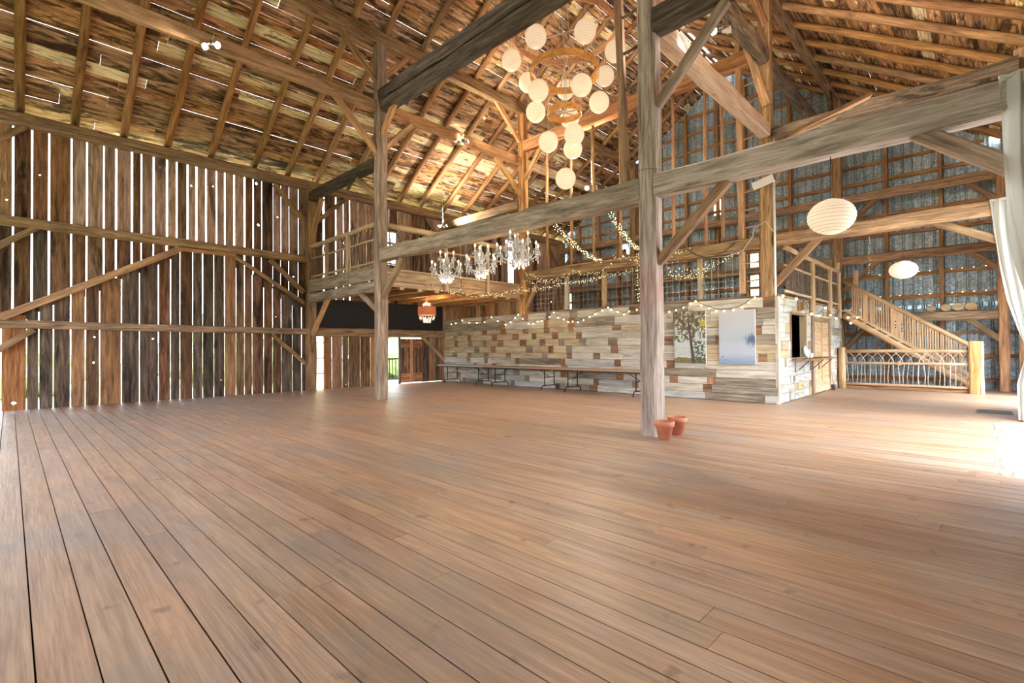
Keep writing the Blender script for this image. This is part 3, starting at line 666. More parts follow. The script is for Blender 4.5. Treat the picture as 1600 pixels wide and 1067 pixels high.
def tie(a, b, w_, h_, label, mt='timber_brown', rough=.015, bow=0, cat='beam', name='tie_beam', **k):
    return tag(beam(name, a, b, w_, h_, M[mt], None, rough, bow, **k), label, cat)
tie((-10.1, Y1, 3.36), (-3.4, Y1, 3.31), .22, .32, 'pale grey tie beam spanning between the two near posts above the crystal chandeliers', 'timber_grey', .03)
tie((-3.18, Y1, 3.33), (.3, Y1, 3.33), .24, .3, 'smooth grey tie beam from the red-stained post to the white curtain', 'timber_pale', .01)
tie((-10.1, Y1 - .02, 7.06), (-3.4, Y1 - .02, 7.06), .24, .27, 'upper of the paired dark high beams crossing at top centre', 'timber_dark', .02)
tie((-10.0, Y1 + .02, 6.79), (-3.4, Y1 + .02, 6.78), .26, .25, 'lower of the paired dark high beams crossing at top centre', 'timber_dark', .02)
tie((-3.18, Y1, 5.55), (.35, Y1, 5.55), .26, .34, 'dark high beam running right from the top of the red-stained post', 'timber_dark', .02)
tie((-13.95, Y1, 5.56), (-10.34, Y1, 5.56), .22, .26, 'dark grey beam high over the near end of the loft', 'timber_dark', .02)
tie((-13.95, Y1, 2.64), (-10.34, Y1, 2.66), .22, .24, 'grey beam carrying the near edge of the loft', 'timber_grey', .02)
tie((-10.1, Y2, 3.33), (-3.42, Y2, 3.33), .2, .26, 'brown tie beam wrapped in fairy lights above the plank bar wall', 'timber_brown', .02)
tie((-3.16, Y2, 3.35), (.3, Y2, 3.35), .2, .24, 'pale brown tie beam ending at the far white curtain, behind the oval lantern', 'timber_brown', .02)
tie((-10.1, Y2, 7.3), (-3.42, Y2, 7.3), .22, .34, 'orange-lit high tie beam the thin poles hang from', 'timber_orange', .015)
tie((-3.16, Y2, 5.5), (.35, Y2, 5.5), .22, .26, 'rough bark-edged high beam running right from the mortised post', 'bark', .035)
tie((-13.95, Y2, 5.56), (-10.34, Y2, 5.56), .22, .26, 'brown beam high over the far end of the loft')
tie((-10.1, Y2, 2.7), (-13.95, Y2, 2.66), .2, .2, 'brown beam carrying the far edge of the loft')
for (a, b, lab, sx_) in ((-13.95, -10.34, 'left aisle', 0), (-10.1, -3.42, 'middle', 1), (-3.16, .12, 'right aisle', 2)):
    for z, nm in ((1.94, 'lowest'), (3.68, 'middle'), (5.5, 'top')):
        tie((a, Y3, z), (b, Y3, z), .2, .25, f'{nm} brown crossbeam of the far gable frame, {lab} span', 'timber_brown', .015)
tie((X1, -5.2, 8.45), (X1, 17.5, 8.45), .2, .3, 'upper left purlin beam under the rafters, on top of the left posts', 'timber_brown', .015, name='purlin')
tie((X1, -5.2, 6.84), (X1, Y1 - .13, 6.84), .14, .26, 'lower left purlin beam with the flood lamps, near span', 'timber_orange', .01, name='purlin')
tie((X1, Y1 + .13, 6.84), (X1, Y2 - .13, 6.84), .14, .26, 'lower left purlin beam between the loft corner posts', 'timber_orange', .01, name='purlin')
tie((X1, Y2 + .13, 6.84), (X1, Y3 - .13, 6.84), .14, .26, 'lower left purlin beam, farthest span toward the gable', 'timber_brown', .01, name='purlin')
tie((X2, -5.2, 8.65), (X2, 17.5, 8.65), .24, .3, 'right purlin beam under the rafters at top right', 'timber_brown', .02, name='purlin')
tie((X2, Y1 + .13, 7.1), (X2, Y2 - .15, 7.1), .24, .26, 'rough bark-edged girt high between the two right posts', 'bark', .04, name='long_beam')
tie((X2, Y2 + .13, 7.08), (X2, Y3 - .13, 7.08), .2, .26, 'rough girt high behind the mortised post', 'bark', .03, name='long_beam')
tie((X2, Y1 + .13, 5.6), (X2, Y2 - .14, 5.6), .24, .28, 'pale log beam running back from the red-stained post', 'log', .02, name='long_beam')
tag(plank('loose_board', (-1.62, Y1 + .02, 3.54), (-.9, Y1 + .35, 3.86), .1, .04, M['timber_orange']), 'loose tan board propped on top of the grey tie beam', 'board')
tag(plank('loose_board', (-1.75, Y1 - .02, 3.51), (-1.2, Y1 + .3, 3.72), .12, .04, M['timber_brown']), 'short brown board lying tilted beside the loose tan board', 'board')
# thin poles hanging between the far tie beams
for x_, z0, z1, lab in ((-9.24, 3.46, 7.2, 'leftmost'), (-8.36, 3.46, 7.15, 'second from left'), (-7.61, 3.46, 7.15, 'third from left'), (-6.78, 3.46, 7.15, 'fourth from left'), (-5.34, 3.46, 7.15, 'first right of the red-stained post'), (-4.58, 3.46, 7.15, 'second right of the red-stained post'), (-4.2, 3.46, 7.15, 'nearest the ladder')):
    tag(pole('thin_pole', (x_, Y2, z0), (x_, Y2, z1), .04, M['timber_orange'], r1=.036, rough=.2, n=8), f'thin upright pole between the far tie beams, {lab}', 'pole')
# ladders
t = empty('ladder', (-3.78, Y1, 3.45), 'wooden ladder with round rungs fixed to the red-stained post', 'ladder')
beam('rail', (-3.66, Y1, 3.46), (-3.84, Y1, 8.4), .11, .09, M['timber_brown'], t, rough=.006, upv=(0, 1, 0))
for k in range(9):
    z = 3.78 + k * .52; pole('rung', (-3.7 - (z - 3.4) * .035, Y1, z), (X2 - .1, Y1, z + .03), .02, M['twig'], t, n=6, bow=-.02)
t = empty('ladder', (-3.8, Y2, 2.2), 'tall ladder with thin rungs fixed to the mortised post', 'ladder')
beam('rail', (-3.8, Y2, 2.3), (-3.84, Y2, 8.2), .12, .1, M['timber_orange'], t, rough=.006, upv=(0, 1, 0))
for k in range(15): z = 2.55 + k * .38; pole('rung', (-3.78, Y2, z), (X2 - .1, Y2, z + .03), .016, M['log'], t, n=6)

# ================================================================== LEFT LOFT
loft = empty('loft_deck', (-12.1, 8.5, 2.6), 'raised timber loft deck along the left board wall', 'loft')
for k in range(16):
    x0 = -13.98 + k * .236; block('deck_board', (x0, Y1 + .1, 2.78), (x0 + .228, Y2 - .05, 2.815), M['timber_brown'], loft)
for k in range(6): yv = Y1 + .55 + k * .78; beam('joist', (-13.95, yv, 2.7), (-10.35, yv, 2.7), .12, .13, M['timber_orange'], loft, rough=.01)
block('fascia', (-13.92, Y1 - .1, 2.8), (-10.36, Y1 - .06, 3.14), M['timber_grey'], loft)
block('fascia', (X1 - .06, Y1 + .14, 2.66), (X1 - .01, 8.5, 3.06), M['fascia'], loft); block('fascia', (X1 - .06, 8.52, 2.66), (X1 - .01, Y2 - .14, 3.04), M['fascia'], loft)
for k in range(9): block('deck_end', (X1 - .03, Y1 + .5 + k * .52, 2.6), (X1 + .03, Y1 + .62 + k * .52, 2.655), M['log'], loft)
# upright boards closing the aisle beyond the bar wall end
aw = tag(empty('wall_aisle', (-12, YB + .1, 2)), kind='structure')
for k in range(16): x0 = -14.0 + k * .235; block('board', (x0, YB + .06, 2.0), (x0 + .228, YB + .085, 2.62), M[random.choice(('barn_brown', 'barn_tan', 'timber_brown'))], aw)
def curve2(a, b, c, n=6): return [a * (1-t)**2 + b * 2*t*(1-t) + c * t*t for t in [i/n for i in range(n+1)]]
def twig_fill(t, o, d, L, zb, zm, zt, mat, step, r=.011):
    """upright twigs from the bottom to the middle rail which then cross as arches to the top rail"""
    n = max(3, int(L / step)); o = Vector(o); d = Vector(d)
    for i in range(n):
        s = (i + .5) / n * L + U(-.02, .02); sg = 1 if i % 2 else -1; r_ = r * U(.7, 1.2); lean = .22 * U(.8, 1.2) * sg
        base = o + d * s
        p = [base + Vector((0, 0, zb)), base + d * U(-.02, .02) + Vector((0, 0, zb + (zm - zb) * .4)), base + d * (U(-.03, .03)) + Vector((0, 0, zm - .03))]
        e = min(max(s + lean, .02), L - .02)
        q = curve2(base + Vector((0, 0, zm)), base + d * lean * .15 + Vector((0, 0, zm + (zt - zm) * .6)), o + d * e + Vector((0, 0, zt)), 5)
        tube('twig', p + q, r_, mat, t, 5)
def railing(label, a, b, zf, h, posts, name='twig_railing', rmat='log', step=.13, drop=.25, topr=.05, r=.011, tmat='twig', mid=.6):
    a = Vector(a); b = Vector(b); L = (b - a).length; d = (b - a) / L
    t = empty(name, a + Vector((0, 0, zf)), label, 'railing')
    zb, zm, zt = zf + .1, zf + .1 + (h - .1) * mid, zf + h
    for nm, z, rr in (('bottom_rail', zb, .03), ('middle_rail', zm, .03), ('top_rail', zt, topr)):
        pole(nm, a + Vector((0, 0, z)), b + Vector((0, 0, z)), rr, M[rmat], t, r1=rr * .9, rough=.15)
    stops = [0] + list(posts) + [L]
    nv = Vector((d.y, -d.x, 0)) * .03
    for s in posts: beam('post', a + d * s + nv + Vector((0, 0, zf - drop)), a + d * s + nv + Vector((0, 0, zt - .03)), .1, .1, M[rmat], t, rough=.012, cham=.25, upv=(0, 1, 0))
    for s0, s1 in zip(stops[:-1], stops[1:]): twig_fill(t, a + d * (s0 + .05), d, s1 - s0 - .1, zb, zm, zt, M[tmat], step, r)
    return t
railing('twig railing across the near end of the loft', (-14.0, Y1 - .02, 0), (-10.36, Y1 - .02, 0), 3.14, .98, [1.07, 2.28], topr=.065, r=.015, rmat='log')
railing('long twig railing facing the hall along the loft side', (X1 + .0, Y1 + .14, 0), (X1 + .0, Y2 - .14, 0), 2.97, 1.13, [1.75, 3.25], drop=.3, topr=.07, r=.015)

# ================================================================== BAR BOOTH (reclaimed planks)
def pick(zone):
    r = R()
    if zone == 'warm': return M['cream_plank'] if r < .55 else (M['rust_plank'] if r < .85 else M['grey_plank'])
    if zone == 'low': return M['white_plank'] if r < .6 else (M['cool_plank'] if r < .8 else M['grey_plank'])
    return M['white_plank'] if r < .42 else (M['grey_plank'] if r < .68 else M['cream_plank'])
bw = tag(empty('wall_bar_front', (-8.5, YB, 0)), kind='structure')
zrows = [0.01, .17, .34, .5, .68, .86, 1.02, 1.22, 1.42, 1.6, 1.74, 1.98, 2.19]
for i in range(len(zrows) - 1):
    x = -14.0; lng = True
    while x < XB - .02:
        z = (zrows[i] + zrows[i+1]) / 2
        warm = x < -8.5 and .9 < z < 1.85
        if lng: L = U(.45, .8) if warm else random.choice((.7, 1.0, 1.25, 1.6)); mt = M['cream_plank'] if warm else pick('low' if z < .8 else 'mid')
        else: L = U(.15, .28); mt = M[random.choice(('rust_plank', 'brown_plank', 'grey_plank'))]
        if R() < .3 and lng: lng = True
        else: lng = not lng
        x2 = min(x + L, XB); 
        if XB - x2 < .12: x2 = XB
        pr_ = U(0, .014)
        block('plank', (x + .003, YB - pr_, zrows[i] + .003), (x2 - .003, YB + .03, zrows[i+1] - .003), mt, bw); x = x2
block('backing', (-14.0, YB + .031, 0), (XB - .06, YB + .05, 2.18), M['subfloor'], bw)
bs = tag(empty('wall_bar_side', (XB, 14, 0)), kind='structure')
WY0, WY1, WZ0, WZ1 = 11.75, 12.94, .92, 1.86; DY0, DY1, DZ = 13.42, 15.2, 1.88
def sb(y0, y1, z0, z1, mt): block('plank', (XB - .03, y0 + .003, z0 + .003), (XB + U(0, .014), y1 - .003, z1 - .003), mt, bs)
zr2 = [0.01, .2, .36, .54, .74, .92, 1.1, 1.28, 1.46, 1.66, 1.88, 2.03, 2.19]
for i in range(len(zr2) - 1):
    z0, z1 = zr2[i], zr2[i+1]; spans = [(YB + .1, 16.75)]
    def cut(sp, a, b):
        out = []
        for p, q in sp:
            if b <= p or a >= q: out.append((p, q)); continue
            if a - p > .04: out.append((p, a))
            if q - b > .04: out.append((b, q))
        return out
    if z1 > WZ0 + .02 and z0 < WZ1 - .02: spans = cut(spans, WY0 - .05, WY1 + .05)
    if z0 < DZ - .05: spans = cut(spans, DY0 - .06, DY1 + .06)
    for p, q in spans:
        yv = p
        while yv < q - .01:
            L = random.choice((.3, .45, .6, .14, .16)); y2 = min(yv + L, q)
            if q - y2 < .1: y2 = q
            sb(yv, y2, z0, z1, M['cool_plank'] if y2 - yv > .25 and R() < .8 else pick('mid')); yv = y2
block('corner_board', (XB - .04, YB - .01, 0), (XB + .022, YB + .1, 2.19), M['white_plank'], bs)
for z0, z1, y0, y1 in ((0, 2.18, YB + .05, WY0 - .06), (0, .9, WY0 - .06, WY1 + .06), (1.9, 2.18, WY0 - .06, WY1 + .06), (0, 2.18, WY1 + .06, DY0 - .07), (1.9, 2.18, DY0 - .07, DY1 + .07), (0, 2.18, DY1 + .07, 16.75)):
    block('backing', (XB - .05, y0, z0), (XB - .031, y1, z1), M['subfloor'], bs)
for a, b in (((XB - .06, WY0 - .06, WZ0), (XB + .02, WY0, WZ1 + .05)), ((XB - .12, WY1 - .02, WZ0), (XB + .02, WY1 + .06, WZ1 + .05)), ((XB - .06, WY0, WZ1), (XB + .03, WY1, WZ1 + .06)), ((XB - .06, WY0 - .06, WZ0 - .05), (XB + .0, WY1 + .06, WZ0))):
    block('window_trim', a, b, M['log'] if a[1] > 12 else M['rust_plank'], bs)
tag(block('booth_back', (-14, 16.1, 0), (XB - .06, 16.16, 2.2), M['barn_brown']), kind='structure'); bpy.data.objects['booth_back'].name = 'wall_bar_back'
ms = tag(empty('wall_bar_end', (-5.6, 13, 0)), kind='structure')
for k in range(14): block('board', (-5.6, 11.2 + k * .35, 0), (-5.57, 11.2 + k * .35 + .34, 2.18), M['barn_grey'], ms)
deck2 = empty('booth_roof_deck', (-8, 13.6, 2.2), 'loft floor resting on top of the plank bar booth', 'loft')
for k in range(11): block('deck_board', (-14.0, YB + .07 + k * .47, 2.2), (XB + .0, YB + .07 + k * .47 + .46, 2.24), M['timber_brown'], deck2)
for k in range(10): block('joist', (XB - .5 - k * 1.05, YB + .1, 2.08), (XB - .42 - k * 1.05, 16.08, 2.195), M['timber_brown'], deck2) if 0 else None
# louvred door
dr = tag(empty('door_1', (XB, 14.3, 0)), kind='structure')
block('jamb', (XB - .05, DY0 - .06, 0), (XB + .05, DY0 + .0, DZ + .04), M['door_frame'], dr); block('jamb', (XB - .05, DY1, 0), (XB + .03, DY1 + .06, DZ + .04), M['door_frame'], dr)
block('head', (XB - .05, DY0, DZ), (XB + .04, DY1, DZ + .05), M['log'], dr)
block('stile', (XB - .01, DY0 + .01, .03), (XB + .03, DY0 + .2, DZ - .01), M['door_frame'], dr); block('stile', (XB - .01, DY1 - .1, .03), (XB + .03, DY1 - .01, DZ - .01), M['door_frame'], dr)
block('bottom_panel', (XB - .008, DY0 + .2, .03), (XB + .028, DY1 - .1, .3), M['door_wood'], dr); block('top_rail', (XB - .01, DY0 + .2, DZ - .12), (XB + .03, DY1 - .1, DZ - .01), M['door_frame'], dr)
ym = (DY0 + DY1) / 2 + .05; block('mullion', (XB - .01, ym - .02, .3), (XB + .028, ym + .02, DZ - .12), M['door_wood'], dr)
block('backing', (XB - .03, DY0 + .2, .3), (XB - .022, DY1 - .1, DZ - .12), M['door_frame'], dr)
for k in range(34):
    z = .32 + k * .043
    for p, q in ((DY0 + .2, ym - .02), (ym + .02, DY1 - .1)):
        plank('slat', (XB + .008, p, z), (XB + .008, q, z), .006, .04, M['door_wood'], dr, upv=(-.4, 0, 1))
tag(block('door_stop', (XB + .01, DY1 + .02, 0), (XB + .12, DY1 + .2, .14), M['timber_dark']), 'small dark wood block on the floor beside the louvred door', 'block')
# serving shelf
sh = empty('serving_shelf', (XB + .1, 12.6, .86), 'narrow reddish-brown wooden serving shelf under the booth window', 'shelf')
beam('board', (XB + .19, 11.78, .88), (XB + .19, 14.3, .88), .32, .04, M['timber_brown'], sh, rough=.003)
for yv in (11.95, 13.2, 14.0):
    tube('bracket', [(XB + .03, yv, .6), (XB + .03, yv, .86), (XB + .03, yv, .6), (XB + .12, yv, .68), (XB + .3, yv, .86)], .01, M['black_metal'], sh, 6)
t = empty('bowl', (XB + .2, 12.1, .9), 'pale green glazed bowl standing on edge on the serving shelf', 'bowl')
pb = lathe_mesh([(0, 0), (.05, .005), (.1, .03), (.14, .08), (.145, .1), (.135, .1), (.09, .04), (0, .02)], M['green_glaze'], 20)
put('body', pb, t, Matrix.Translation((XB + .17, 12.1, 1.035)) @ Matrix.Rotation(math.radians(75), 4, 'Y') @ Matrix.Translation((0, 0, -.05)))
t = empty('cup', (XB + .2, 12.5, .9), 'small white cup with a handle on the serving shelf beside the green bowl', 'cup')
put('body', lathe_mesh([(0, 0), (.035, 0), (.05, .03), (.06, .11), (.055, .11), (.04, .02), (0, .015)], M['white_glaze'], 16), t, Matrix.Translation((XB + .2, 12.5, .9)))
tube('handle', [(XB + .2, 12.5 + .05, .985), (XB + .2, 12.5 + .1, .98), (XB + .2, 12.5 + .09, .935), (XB + .2, 12.5 + .045, .93)], .008, M['white_glaze'], t, 6)
t = empty('outlet', (XB + .02, 11.75, .45), 'small grey outlet box low on the booth side wall', 'outlet')
block('box', (XB + .012, 11.68, .4), (XB + .05, 11.8, .55), M['white_plastic'], t); block('cover', (XB + .05, 11.69, .41), (XB + .058, 11.79, .54), M['steel'], t)
# small lamp above the booth window
t = empty('wall_sconce', (XB + .06, 12.35, 2.05), 'small square wooden sconce above the booth window', 'lamp')
block('backplate', (XB + .015, 12.25, 1.96), (XB + .04, 12.5, 2.18), M['rust_plank'], t); block('shade', (XB + .04, 12.3, 1.98), (XB + .12, 12.45, 2.16), M['rust_plank'], t)

# ------------------------------------------------ printed canvases
def canvas(label, x0, x1, z0, z1, fn, name='canvas_print'):
    t = empty(name, ((x0+x1)/2, YB - .03, z0), label, 'picture')
    nx, nz = 90, 140; vs = []; fs = []; cols = []
    for j in range(nz + 1):
        for i in range(nx + 1): vs.append((x0 + (x1-x0)*i/nx, YB - .051, z0 + (z1-z0)*j/nz)); cols.append(tuple(q * .78 for q in fn(i/nx, j/nz)))
    for j in range(nz):
        for i in range(nx): a = j*(nx+1)+i; fs.append((a, a+1, a+nx+2, a+nx+1))
    me = mesh('print', vs, fs, M['print']); ca = me.color_attributes.new('Col', 'FLOAT_COLOR', 'POINT')
    ca.data.foreach_set('color', [c for col in cols for c in (*col, 1)])
    put('print', me, t); block('stretcher', (x0, YB - .05, z0), (x1, YB - .016, z1), M['white_plastic'], t)
def lerp(a, b, t): t = min(max(t, 0), 1); return tuple(p + (q - p) * t for p, q in zip(a, b))
def sm(a, b, x): t = min(max((x - a) / (b - a), 0), 1); return t * t * (3 - 2 * t)
def f_tree(u, v):
    n1 = noise.noise(Vector((u * 9, v * 14, 1))); n2 = noise.noise(Vector((u * 22, v * 34, 5)))
    c = lerp(S(206, 212, 216), S(228, 226, 218), v + n1 * .2)
    if v < .28: c = lerp(S(196, 204, 202), S(216, 220, 214), n1 + .5)
    c = lerp(c, S(196, 206, 96), (1 - sm(.0, .012, abs(v - .295 + n2 * .01))) * .9 * (u < .5))
    if v < .1 + n1 * .03: c = lerp(S(150, 128, 84), S(116, 102, 56), n2 + .5)
    leaf = n1 * .6 + n2 * .7 + sm(.35, .9, v) * .35 - abs(u - .45) * .1
    if v > .4 and leaf > .06: c = lerp(S(74, 72, 58), S(120, 122, 60), n2 + .4)
    if v > .6 and leaf > .4: c = lerp(S(196, 170, 110), S(96, 84, 60), n1 + .5)
    if v > .7 and leaf < -.12: c = S(222, 196, 150)
    if u > .82 and abs(v - .76) < .06: c = lerp(c, S(216, 204, 30), .7)
    if u > .55 and v < .42: 
        if noise.noise(Vector((u * 14, v * 40, 9))) + (.34 - abs(u - .8)) > .18: c = S(78, 94, 60)
    tx = .62 - .2 * v; 
    if abs(u - tx) < .055 - .03 * v and v < .8: c = lerp(S(70, 58, 50), S(96, 78, 66), n2 + .5)
    return c
def f_lake(u, v):
    n1 = noise.noise(Vector((u * 4, v * 5, 3))); n2 = noise.noise(Vector((u * 26, v * 9, 2)))
    c = lerp(S(196, 204, 214), S(206, 206, 206), sm(.3, .9, v) + n1 * .3)
    c = lerp(c, S(160, 180, 190), .35 * sm(.85, .45, v + .25 * (1 - u) + n2 * .06) * sm(.36, .46, v))
    d = math.hypot((u - .93) * .9, (v - .44) * 1.6); c = lerp(c, S(44, 82, 118), .85 * (1 - sm(.05, .24, d + n2 * .1)))
    if v < .2: c = lerp(c, S(120, 154, 190), .75 * sm(.22, .02, v) + .25 * noise.noise(Vector((u * 3, v * 50, 4))))
    if math.hypot(u - .1, (v - .135) * 1.5) < .018: c = S(30, 50, 80)
    return c
canvas('canvas print of a leafy tree by a lake, left of the misty one', -5.274, -4.543, .80, 1.98, f_tree)
canvas('pale blue canvas print of misty water with dark shrubs, right of the tree print', -4.250, -3.509, .80, 1.95, f_lake)

# ------------------------------------------------ mesh guard above the booth wall
t = empty('wire_guard', (-7, Y2 + .1, 2.24), 'wire mesh guard rail above the plank bar wall', 'railing')
wires = []
for k in range(41): x_ = -9.95 + k * .155; wires.append(((x_, Y2 + .14, 2.26), (x_ + .006, Y2 + .146, 3.2)))
for k in range(7): z = 2.34 + k * .14; wires.append(((-9.95, Y2 + .14, z), (-3.4, Y2 + .146, z + .006)))
tag(put('wire_mesh', merge(wires, M['mesh_wire'], 'wire_mesh'), t), kind='stuff')
for x_, w_ in ((-8.71, .13), (-7.44, .11), (-6.28, .1), (-4.81, .11)): beam('post', (x_, Y2 + .22, 2.24), (x_, Y2 + .22, 3.2), w_, .1, M['log' if x_ > -8 else 'log_pale'], t, rough=.006, upv=(0, 1, 0))
# ------------------------------------------------ twig railing on top of the booth side
railing('twig railing above the booth side wall leading to the stair', (XB + .04, 11.2, 0), (XB + .04, 16.2, 0), 2.22, 1.0, [2.1, 3.85, 4.9], step=.085, drop=.3, r=.014, topr=.06, tmat='twig')
tag(beam('log_post', (XB + .0, 16.32, 2.0), (XB + .0, 16.32, 3.5), .13, .13, M['log'], None, .012, upv=(0, 1, 0), cham=.25), 'tall peeled log post at the head of the stair', 'post')
tag(beam('log_post', (-2.83, 17.22, 2.0), (-2.83, 17.22, 3.35), .13, .13, M['log'], None, .012, upv=(0, 1, 0), cham=.25), 'second peeled log post behind the stair head', 'post')

# ------------------------------------------------ staircase
st = empty('staircase', (-1.6, 16.9, 0), 'log staircase with slatted balustrade rising to the booth roof', 'stairs')
def zs(x): return 1.94 + (x + 2.87) * -.719          # centre of the log stringer
for yv in (16.5, 17.3): pole('stringer', (-3.0, yv, zs(-3.0)), (-.35, yv, zs(-.35)), .085, M['log'], st, rough=.08)
for k in range(11):
    x_ = -2.95 + k * .25; z = zs(x_) + .16
    block('tread', (x_ - .14, 16.45, z - .03), (x_ + .14, 17.35, z + .01), M['log_pale'], st)
def balustrade(yv, pales=False):
    hr = [(-3.0, yv, 3.0), (-.36, yv, 1.12)]
    pole('handrail', hr[0], hr[1], .052, M['log'], st, rough=.08)
    plank('lower_rail', (-2.95, yv, 2.16), (-.38, yv, .36), .04, .06, M['log'], st)
    n = 46 if yv < 17 else 24
    for k in range(n):
        x_ = -2.78 + k * (2.3 / n); zt = 3.0 + (x_ + 3.0) * -.712; zb = 2.16 + (x_ + 2.95) * -.70
        if yv < 17 and (k in (6, 9)): plank('baluster', (x_, yv, zb), (x_, yv, zt - .02), .11, .025, M['log'], st, upv=(0, 1, 0)); continue
        if yv < 17 and 17 < k < 22: 
            if k in (18, 20): plank('panel', (x_ + .02, yv, zb), (x_ + .02, yv, zt - .02), .135, .025, M['log'], st, upv=(0, 1, 0))
            continue
        plank('baluster', (x_, yv, zb), (x_, yv, zt - .02), .026, .02, M['log'], st, upv=(0, 1, 0))
balustrade(16.46); balustrade(17.34)
cb = []
for dx in (-1.83, -1.7):
    for dz in (.36, .46, .53): cb.append(((dx - .012, 16.44, 3.0 + (dx + 3) * -.712 - dz - .015), (dx + .012, 16.446, 3.0 + (dx + 3) * -.712 - dz + .015)))
put('cutouts', merge(cb, M['tarp'], 'cutouts'), st)
# ------------------------------------------------ twig fence below the stair
fe = empty('twig_fence', (-1.6, 16.12, 0), 'low fence of arched twigs between logs in front of the stair', 'fence')
pole('post', (-2.98, 16.12, 0), (-2.98, 16.12, 1.12), .085, M['log'], fe)
for nm, z, rr in (('top_rail', 1.02, .045), ('middle_rail', .70, .035), ('bottom_rail', .13, .035)): pole(nm, (-2.95, 16.12, z), (-.38, 16.12, z + (.0 if z > .2 else .0)), rr, M['log'], fe, rough=.1)
beam('base_beam', (-2.95, 16.2, .04), (-.38, 16.2, .04), .16, .075, M['timber_brown'], fe)
twig_fill(fe, (-2.9, 16.12, 0), (1, 0, 0), 2.5, .13, .70, 1.02, M['twig_pale'], .1, .011)
put('diamond', mesh('diamond', [(-1.8, 16.07, .7), (-1.72, 16.07, .64), (-1.64, 16.07, .7), (-1.72, 16.07, .76), (-1.8, 16.1, .7), (-1.72, 16.1, .64), (-1.64, 16.1, .7), (-1.72, 16.1, .76)], [(0, 1, 2, 3), (7, 6, 5, 4), (0, 4, 5, 1), (1, 5, 6, 2), (2, 6, 7, 3), (3, 7, 4, 0)], M['log']), fe)
nw = empty('newel_post', (-.27, 16.15, 0), 'thick sawn newel post with pale bark edge at the stair foot', 'post')
beam('sawn_face', (-.31, 16.12, 0), (-.31, 16.12, 1.26), .2, .22, M['timber_orange'], nw, rough=.006, upv=(0, 1, 0)); beam('bark_side', (-.185, 16.12, 0), (-.185, 16.12, 1.25), .07, .2, M['log_pale'], nw, rough=.02, upv=(0, 1, 0), cham=.3)

# ================================================================== TABLES
def table(x0, x1, label, top, legs=(0, 0)):
    t = empty('folding_table', ((x0+x1)/2, 10.42, 0), label, 'table', 'folding tables along the bar wall')
    block('tabletop', (x0, 10.03, .595), (x1, 10.80, .625), M[top], t); block('edge_skirt', (x0 + .01, 10.04, .56), (x1 - .01, 10.07, .594), M['table_edge'], t); block('edge_skirt', (x0 + .01, 10.76, .56), (x1 - .01, 10.79, .594), M['table_edge'], t)
    for xs_, sg in ((x0 + .35, 1), (x1 - .35, -1)):
        l = empty('leg', (xs_, 10.42, 0), parent=t); r_ = .013
        for yv in (10.15, 10.68): tube('upright', [(xs_, yv + (.06 if yv < 10.4 else -.06), .59), (xs_, yv + (.06 if yv < 10.4 else -.06), .14)], r_, M['black_metal'], l, 7)
        tube('foot', [(xs_, 10.07, .014), (xs_, 10.09, .1), (xs_, 10.14, .14), (xs_, 10.7, .14), (xs_, 10.75, .1), (xs_, 10.77, .014)], r_, M['black_metal'], l, 7)
        tube('stay', [(xs_, 10.42, .36), (xs_ + sg * .4, 10.42, .58)], .009, M['black_metal'], l, 6); tube('crossbar', [(xs_, 10.2, .36), (xs_, 10.64, .36)], .009, M['black_metal'], l, 6)
table(-13.35, -11.1, 'grey-topped folding table at the left end of the row by the bar wall', 'table_top')
table(-11.05, -8.4, 'brown-topped folding table in the middle of the row by the bar wall', 'table_top_brown')
table(-8.3, -5.6, 'brown-topped folding table at the right of the row, partly behind the red-stained post', 'table_top_brown')

# ================================================================== POTS
def pot(x, y_, s, label):
    t = empty('flower_pot', (x, y_, 0), label, 'pot')
    put('body', lathe_mesh([(0, 0), (.075*s, 0), (.108*s, .17*s), (.122*s, .17*s), (.13*s, .235*s), (.118*s, .238*s), (.112*s, .2*s), (.1*s, .19*s)], M['terracotta'], 28), t, Matrix.Translation((x, y_, .001)))
    vs = [(0, 0, .205*s)] ; n = 20
    for j in range(n): a = 2*math.pi*j/n; vs.append((.112*s*math.cos(a), .112*s*math.sin(a), .2*s + U(-.01, .01)))
    put('soil', mesh('soil', vs, [(0, 1+j, 1+(j+1)%n) for j in range(n)], M['soil']), t, Matrix.Translation((x, y_, .001)))
pot(-3.02, 5.87, 1.0, 'terracotta flower pot in front, nearest the red-stained post base')
pot(-3.06, 6.32, 1.0, 'terracotta flower pot behind the front one')

# ================================================================== FLOOR GRATE
t = empty('floor_grate', (.0, 11.98, 0), 'dark iron floor grate near the far curtain', 'grate')
block('frame', (-.22, 11.72, .0), (.24, 11.74, .012), M['grate'], t); block('frame', (-.22, 12.24, .0), (.24, 12.26, .012), M['grate'], t); block('frame', (-.22, 11.72, .0), (-.2, 12.26, .012), M['grate'], t); block('frame', (.22, 11.72, .0), (.24, 12.26, .012), M['grate'], t)
for k in range(12): block('bar', (-.2, 11.76 + k * .04, .0), (.22, 11.78 + k * .04, .009), M['grate'], t)
block('backing', (-.2, 11.74, .0), (.22, 12.24, .003), M['subfloor'], t)

